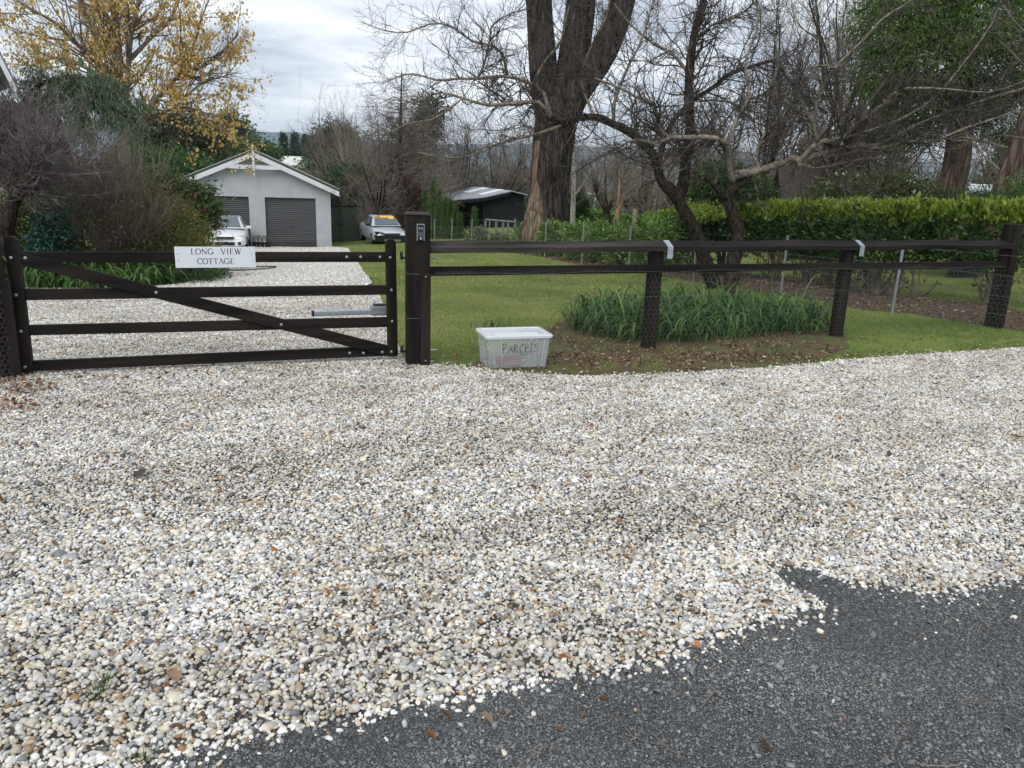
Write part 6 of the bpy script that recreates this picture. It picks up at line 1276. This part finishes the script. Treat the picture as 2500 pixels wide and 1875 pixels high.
b1 = sprout(P[None, 6:], R[None, 6:], 26, 2.2, 9, 1.1, .3, .1, -.02, .25, .03, .012, .05, 1); b2 = sprout(*b1, 240, .8, 6, .9, .3, .12, -.03, .5, .01, .004); b3 = sprout(*b2, 900, .3, 4, .8, .3, .1, 0, .6, .004, .003); tube_mesh('branches', [(*b1, 5), (*b2, 3), (*b3, 3)], M['twig_far'], t2)['kind'] = 'stuff'
q = b2[0][:, 2:].reshape(-1, 3); q = np.repeat(q, 2, 0) + rng.normal(0, .06, (len(q) * 2, 3)); leaves(q, .07, pick([(.05, .07, .025), (.07, .09, .03)], len(q)), 'foliage', M['leaf_matt'], t2, None, .25, .3)
# red stemmed bare shrub
rs = thing('orange_stemmed_shrub', 'small bare vase shaped tree with orange tan stems behind the hedge', 'tree', gpt(1886, 21)); bq = np.array(rs.location); n = 15
P1 = walk(np.repeat(bq[None], n, 0) + rng.normal(0, .04, (n, 3)) * [1, 1, 0], np.stack([rng.normal(0, .36, n), rng.normal(0, .3, n), np.ones(n)], -1), rng.uniform(1.4, 2.3, n), 9, .07, .02); R1 = np.linspace(.028, .008, 9)[None] * np.ones((n, 1)); P2, R2 = sprout(P1, R1, 150, .6, 6, .5, .2, .1, .05, .6, .010, .004, .3, 1); tube_mesh('stems', [(P1, R1, 6), (P2, R2, 3)], M['orange_bark'], rs)

# ------------------------------------------------------------------ trees and shrubs of the middle distance
for i, (px, py, w, Y, lab) in enumerate(((1037, 465, 26, 42.5, 'short green conifer, first of the row by the brown dead conifers'), (1056, 443, 34, 42, 'tallest green conifer in the row left of the black shed'), (1072, 466, 28, 41.5, 'green conifer just right of the tallest in the row'), (1087, 484, 26, 41, 'middling green conifer in front of the carport roof corner'), (1099, 489, 24, 40.6, 'green conifer before the left end of the carport'), (1111, 499, 22, 40.2, 'small green conifer before the dark carport opening'), (1122, 522, 18, 40, 'smallest green conifer right of the row below the carport'), (1157, 508, 20, 40, 'lone small green conifer in front of the black shed wall'))):
    cone('small_conifer', lab, 'conifer', px, py, Y, w * .78, 420, .055, [(.040, .075, .022), (.055, .098, .028), (.03, .06, .018)], group='row of small green conifers')
for px, py, w, lab in ((992, 430, 42, 'dead brown conifer with a green tip behind the gate post, left of two'), (1016, 449, 38, 'dead brown conifer beside the green conifer row, right of two')):
    cone('dead_conifer', lab, 'conifer', px, py, 43.5, w, 420, .13, [(.070, .050, .040), (.095, .068, .052), (.055, .040, .034)], 'dead_brown', .5, 'dead brown conifers')
for px, py, w, lab in ((1388, 482, 28, 'dark conifer right against the giant trunk'), (1405, 478, 30, 'dark pointed conifer below the white birch'), (1422, 490, 30, 'dark pointed conifer beside the far hedge')):
    cone('dark_conifer', lab, 'conifer', px, py, 36, w, 320, .09, [(.018, .036, .014), (.028, .05, .018)], group='dark conifers right of the giant trunk')
# box hedge beyond
fh = thing('far_hedge', 'clipped bright green hedge on the far lawn beside the orange barked tree', 'hedge', gpt(1490, 50)); n = 2600; a = gpt(1428, 50); c = gpt(1590, 54); t = rng.uniform(0, 1, n); p = a + (c - a) * t[:, None]; p[:, 1] += rng.uniform(-.6, .6, n); p[:, 2] = gz(p[:, 0], p[:, 1]) + 1.55 * (1 - .35 * t) * np.sqrt(rng.uniform(0, 1, n)); leaves(p, .24, pick([(.06, .12, .025), (.045, .09, .02), (.08, .14, .03)], n), 'foliage', M['leaf'], fh, None, .5)
for px, py, Y, lab in ((1541, 510, 23.5, 'thin pale round wooden post behind the young laurels'), (1605, 514, 38, 'short grey wooden post further back near the far lawn')):
    b0 = gpt(px, Y); o = thing('wooden_post', lab, 'post', b0); h = at(px, py, Y)[2] - b0[2]; b = MB(); b.lathe((0, 0, 0), [(.07, -.1), (.066, h - .02), (.055, h)], 10); b.build('post_timber', mat('grey_post_wood', (.22, .18, .14), .85, (.30, .25, .20), 8), o)
pf = thing('picket_fence', 'small grey picket fence remnant on the bank before the black shed', 'fence', gpt(1215, 36)); 
for px, py in ((1184, 538), (1210, 536), (1227, 537), (1239, 541), (1256, 534)):
    b0 = gpt(px, 36); h = at(px, py, 36)[2] - b0[2]; b = MB(); b.box(tuple(b0 + [0, 0, h / 2]), (.10, .06, h)); b.build('picket', M['slate'], pf, rel=True)
b = MB(); a, c = gpt(1184, 36), gpt(1256, 36); b.tube([tuple(a + [0, -.05, 1.0]), tuple(c + [0, -.05, .9])], .04, 4); b.build('picket_rail', M['slate'], pf, rel=True)
# birch, orange-barked tree, grey trunk
bb = gpt(1399, 33); bi = thing('white_birch', 'slender white birch trunk just right of the giant tree', 'tree', bb); Lb = [limb([(1396, 600), (1399, 506), (1401, 440), (1399, 380), (1403, 300)], 33, 33, .13, .05, 14), limb([(1400, 480), (1420, 455), (1430, 440), (1445, 410)], 33, 32.5, .04, .02, 8), limb([(1401, 440), (1388, 420), (1380, 390)], 33, 33, .035, .015, 8)]
P1, R1 = cat(*[(smooth_line(P[0], 10)[None], np.interp(np.linspace(0, 1, 10), np.linspace(0, 1, R.shape[1]), R[0])[None]) for P, R in Lb]); P2, R2 = sprout(P1, R1, 50, 1.1, 6, .9, .3, .12, .0, .4, .02, .008, .3, 1); tube_mesh('trunk', [(*x, 8) for x in Lb], M['silver_bark'], bi); tube_mesh('twigs', [(P2, R2, 3)], M['twig_far'], bi)
bare('orange_barked_tree', 'bare tree with orange brown bark standing on the far lawn', 1503, 44, 370, 1.0, .17, tm='orange_bark', m='twig_far', lead=5, n2=60, n3=500, n4=1100, fork=.3)
bare('grey_barked_tree', 'bare grey trunked tree just left of the orange barked one', 1478, 47, 370, 1.1, .26, lead=5, n2=50, n3=400, n4=900)
bare('small_bare_tree', 'small bare low branched tree behind the young laurels, right of the wooden post', 1580, 46, 440, 1.5, .14, lead=7, n2=50, n3=350, n4=700, fork=.12)
# belts of leafless trees: three kinds copied about
protos = []
for k, (h, sp, tr) in enumerate(((7.5, 1.9, .16), (9.0, 1.6, .18), (6.0, 2.2, .13))):
    o = thing('bare_woodland_tree', 'leafless grey brown tree in the tangled wood behind shed and garage', 'tree', (0, 0, 0), 0, 'leafless trees of the wood behind the shed'); grow_bare(o, np.zeros(3), h, sp, tr, 7, 80, 900, 2600, upb=.03, fork=.2); protos.append(o)
bl_ = [(860, 60, .8), (885, 52, 1.0), (915, 58, 1.1), (950, 54, 1.05), (985, 62, 1.1), (1030, 64, 1.1), (1075, 72, 1.1), (1120, 76, 1.2), (1165, 80, 1.2), (1215, 78, 1.2), (1260, 84, 1.2), (1440, 70, 1.1), (1520, 74, 1.15), (1560, 66, 1.0), (1620, 62, 1.0), (1660, 55, .9), (1700, 50, .95), (1740, 44, .85), (860, 48, .6), (930, 47, .65), (1820, 46, .8), (1930, 42, .85), (2080, 38, .9), (2250, 38, .95), (2420, 36, .9), (900, 75, 1.2), (1010, 80, 1.2), (1330, 74, 1.2), (1380, 80, 1.1), (1100, 58, .6), (1030, 55, .6)]
used = set()
for i, (px, Y, sc_) in enumerate(bl_):
    k = i % 3; o = protos[k] if k not in used else copy_tree(protos[k]); used.add(k); b0 = gpt(px + rng.uniform(-12, 12), Y); o.location = Vector(b0); o.rotation_euler = (0, 0, rng.uniform(0, 6.28)); o.scale = (sc_,) * 3
# tall leafless trees
bare('tall_bare_tree', 'tall bare grey tree rising behind the fruit trees, right of the dark forked trunk', 1985, 30, -260, 1.0, .19, lead=5, n2=80, n3=900, n4=2600, fork=.2)
bare('tall_bare_tree', 'tall bare tree with a slim grey trunk left of the green conifer', 2060, 33, -300, .9, .18, lead=4, n2=70, n3=700, n4=2000, fork=.25)
bare('tall_bare_tree', 'tall bare twiggy tree seen between the two fruit trees', 1840, 36, -150, 1.0, .17, lead=4, n2=70, n3=800, n4=2200, fork=.2)
bare('dead_pale_tree', 'pale dead tree with bare antler like branches right of the round evergreen', 848, 66, 232, 1.0, .20, lead=5, n2=26, n3=110, n4=200, m='twig_far', tm='bark_pop', fork=.3)
# leafless larch with level branches
lb_ = gpt(978, 52); la_ = thing('bare_larch', 'tall leafless larch with level whorled branches behind the gate post', 'tree', lb_); ht_ = at(978, 172, 52)[2] - lb_[2]; P0 = smooth_line([lb_, lb_ + [0, 0, ht_ * .5], lb_ + [.1, 0, ht_]], 20)[None]; R0 = np.linspace(.28, .02, 20)[None]
P1, R1 = sprout(P0, R0, 190, 3.9, 8, 1.45, .12, .05, .015, .35, .06, .012, .10, 1, .2, .3, lt=.88); P2, R2 = sprout(P1, R1, 1300, .9, 5, .8, .3, .1, -.02, .5, .016, .007, .1, 1, .3, .5); P3, R3 = sprout(P2, R2, 2600, .35, 3, .7, .3, .1, 0, .6, .008, .005); tube_mesh('trunk', [(P0, R0, 8)], M['bark_dark'], la_); tube_mesh('branches', [(P1, R1, 4), (P2, R2, 3), (P3, R3, 3)], M['twig_far'], la_)['kind'] = 'stuff'
# evergreens behind the garage
GR = [(.030, .050, .022), (.040, .062, .028), (.024, .040, .020)]
def ev(name, lab, px, Y, ells, nc, pal, size=.3, cs=.5, **k): return leafy(name, lab, 'tree', px, Y, ells, nc, 14, cs, size, pal, 'leaf_matt', .5, .1, .3, .45, 5, .12, **k)
ev('dark_bush', 'dark green bush above the green steel fence', 855, 50, [(855, 455, 50, 48, 48, 1.6), (825, 470, 50, 28, 35, 1.2), (890, 475, 50, 30, 35, 1.2)], 700, [(.018, .040, .016), (.028, .056, .022), (.04, .07, .03)], .17, .28)
ev('round_evergreen', 'broad rounded dark evergreen tree right of the three pyramid trees', 815, 85, [(822, 355, 85, 42, 45, 2.2), (795, 375, 85, 42, 35, 2), (845, 375, 85, 40, 40, 2)], 800, GR, .32, .5)
for px, py, w, lab in ((700, 333, 27, 'dark pyramid tree, left of three beyond the garage roof'), (727, 332, 34, 'dark pyramid tree, middle and widest of three beyond the garage'), (752, 336, 24, 'dark pyramid tree, right of three beyond the garage roof')):
    cone('pyramid_tree', lab, 'tree', px, py, 262, w, 1500, .55, [(.016, .030, .020), (.022, .038, .025)], belly=.72, group='three pyramid trees in the distance')
ev('tall_gum_tree', 'tall feathery dark gum tree behind the autumn tree and garage', 560, 95, [(560, 315, 95, 32, 32, 2), (585, 345, 95, 30, 35, 2), (545, 350, 95, 32, 40, 2), (600, 375, 95, 30, 30, 2)], 800, [(.030, .048, .034), (.040, .060, .042)], .34, .5)
ev('dim_dark_tree', 'dim brownish green tree mass behind the hanging yellow leaves', 470, 62, [(455, 320, 62, 65, 45, 2), (430, 360, 62, 55, 45, 2), (500, 350, 62, 45, 45, 2), (380, 330, 62, 60, 60, 2)], 1100, [(.042, .050, .028), (.055, .058, .032), (.035, .045, .024)], .24, .4)
ev('bright_hedge_tree', 'mid green bushy trees over the left slope of the garage roof', 440, 52, [(440, 412, 52, 60, 30, 1.5), (380, 420, 52, 50, 30, 1.5), (330, 400, 52, 60, 40, 1.5), (490, 418, 52, 30, 20, 1.2)], 800, [(.038, .080, .024), (.052, .10, .030), (.03, .06, .02)], .2, .32)
ev('pale_green_tree', 'pale green rounded tree just behind the garage ridge', 640, 80, [(610, 368, 80, 34, 24, 2), (580, 378, 80, 28, 20, 2), (650, 380, 80, 30, 20, 2)], 520, [(.060, .090, .034), (.045, .075, .03)], .28, .42)
ev('dark_green_tree', 'dark green tree between the far cream roof and the bare wood', 770, 70, [(795, 430, 70, 40, 24, 1.6), (765, 428, 70, 24, 14, 1.5), (815, 434, 70, 30, 25, 1.5)], 520, [(.030, .056, .022), (.04, .07, .028)], .24, .38)
ev('grey_green_tree', 'grey green tree with brownish top left behind the bare larch', 1000, 68, [(1035, 330, 68, 34, 60, 1.8), (1050, 280, 68, 30, 40, 1.6), (1020, 390, 68, 40, 40, 1.8)], 520, [(.040, .048, .032), (.05, .056, .036)], .24, .42)
for px, lab in ((1010, 'pale grey leafless bush at the foot of the dead brown conifers'), (905, 'pale grey twiggy bush behind the silver car')):
    o = thing('twiggy_bush', lab, 'shrub', gpt(px, 45.5)); twiggy(px, 45.5, [(px, 530, 45.5, 42, 50, 1.2)], 40, 260, 900, 'twig_far', o, .7, .35, .025)
# far woods: one mass of tree tops on the falling land
n = 900; yy = 110 * (620 / 110) ** rng.uniform(0, 1, n); xx = rng.uniform(-.85, .85, n) * yy
kk = ~((yy < 300) & (xx / yy > -.335) & (xx / yy < -.225)); xx, yy = xx[kk], yy[kk]; n = len(xx)
cen = np.stack([xx, yy, gz(xx, yy) + 2.5], -1); per = 46; rr = rng.uniform(3, 6, n); p = np.repeat(cen, per, 0) + unit(rng.normal(0, 1, (n * per, 3))) * np.repeat(rr, per)[:, None] * np.array([1, 1, .9]) * rng.uniform(.7, 1, (n * per, 1)); p[:, 2] += np.repeat(rr, per) * .3
cc = np.repeat(pick([(.034, .050, .024), (.046, .060, .030), (.060, .055, .036), (.03, .045, .03), (.07, .075, .04)], n), per, 0)
tag(leaves(p, 1.5, cc, 'far_wood', M['leaf_matt'], None, None, .8, 0, .3), 'far off mixed woodland falling away into the valley', kind='stuff')
# hills
M['hill'] = mat('forested_hill', (.035, .050, .028), 1.0, (.065, .075, .042), .006, bump=6, bscale=.02, spec=0, detail=8)
hx = np.linspace(-6500, 6500, 240); hy = np.array([0, .25, .5, .75, 1.0, 1.3, 1.7]); prof = np.array([0, .38, .7, .92, 1.0, .9, .3])
X, K = np.meshgrid(hx, np.arange(7)); Yh = 4300 + hy[K] * 1500; top = 250 - 26 * np.tanh((X + 900) / 900) + 16 * np.sin(X / 620) + 8 * np.sin(X / 230 + 1) + 3.5 * np.sin(X / 71) + 2.5 * np.sin(X / 37 + 2) + rng.normal(0, 1.6, X.shape)
Z = -75 + prof[K] * (top + 75); idx = np.arange(X.size).reshape(X.shape); qd = np.stack([idx[:-1, :-1], idx[:-1, 1:], idx[1:, 1:], idx[1:, :-1]], -1).reshape(-1, 4); tag(mesh_np('hills', np.stack([X.ravel(), Yh.ravel(), Z.ravel()], -1), [qd], M['hill']), kind='structure')
# haze over the valley
hzm = bpy.data.materials.new('haze'); hzm.use_nodes = True; t = hzm.node_tree; t.nodes.remove(t.nodes['Principled BSDF']); pv = t.nodes.new('ShaderNodeVolumePrincipled'); pv.inputs['Color'].default_value = (.66, .82, 1, 1); pv.inputs['Density'].default_value = .00014; pv.inputs['Anisotropy'].default_value = 0.0
t.links.new(pv.outputs[0], t.nodes['Material Output'].inputs['Volume'])
b = MB(); b.box((0, 0, 90), (26000, 26000, 400)); tag(b.build('haze', hzm), 'thin blue grey air that fades the distant hills', kind='stuff')
# deep green conifer wood behind the bare trees on the right
for px, py, w, Y, lab in ((1960, 330, 150, 50, 'dark conifer far behind the tall bare trees, left of three at right'), (2110, 300, 170, 47, 'dark conifer far behind the fruit tree limbs, middle of three at right'), (2440, 330, 170, 45, 'dark conifer far behind the leaning trunk at the right edge')):
    cone('dark_conifer_tree', lab, 'tree', px, py, Y, w, 900, .26, [(.030, .048, .022), (.042, .060, .028)], belly=.6, group='dark conifers far behind the hedge', per=12)

# little sticks blown onto gravel and road
n = 170; yy = 1.7 * (7.0 / 1.7) ** rng.uniform(0, 1, n); xx = rng.uniform(-.75, .75, n) * yy; st_ = np.stack([xx, yy, gz(xx, yy) + .022], -1); a = rng.uniform(0, 6.28, n)
P = walk(st_, np.stack([np.cos(a), np.sin(a), 0 * a], -1), rng.uniform(.03, .16, n), 5, .18, 0); P[:, :, 2] = np.clip(P[:, :, 2], st_[:, 2:3] - .004, st_[:, 2:3] + .012); v, f = tubes(P, np.full((n, 5), .0014) * rng.uniform(.7, 1.8, (n, 1)), 4)
tag(mesh_np('fallen_sticks', v, [f], M['twig_brown']), 'thin brown sticks blown over gravel and road', kind='stuff')
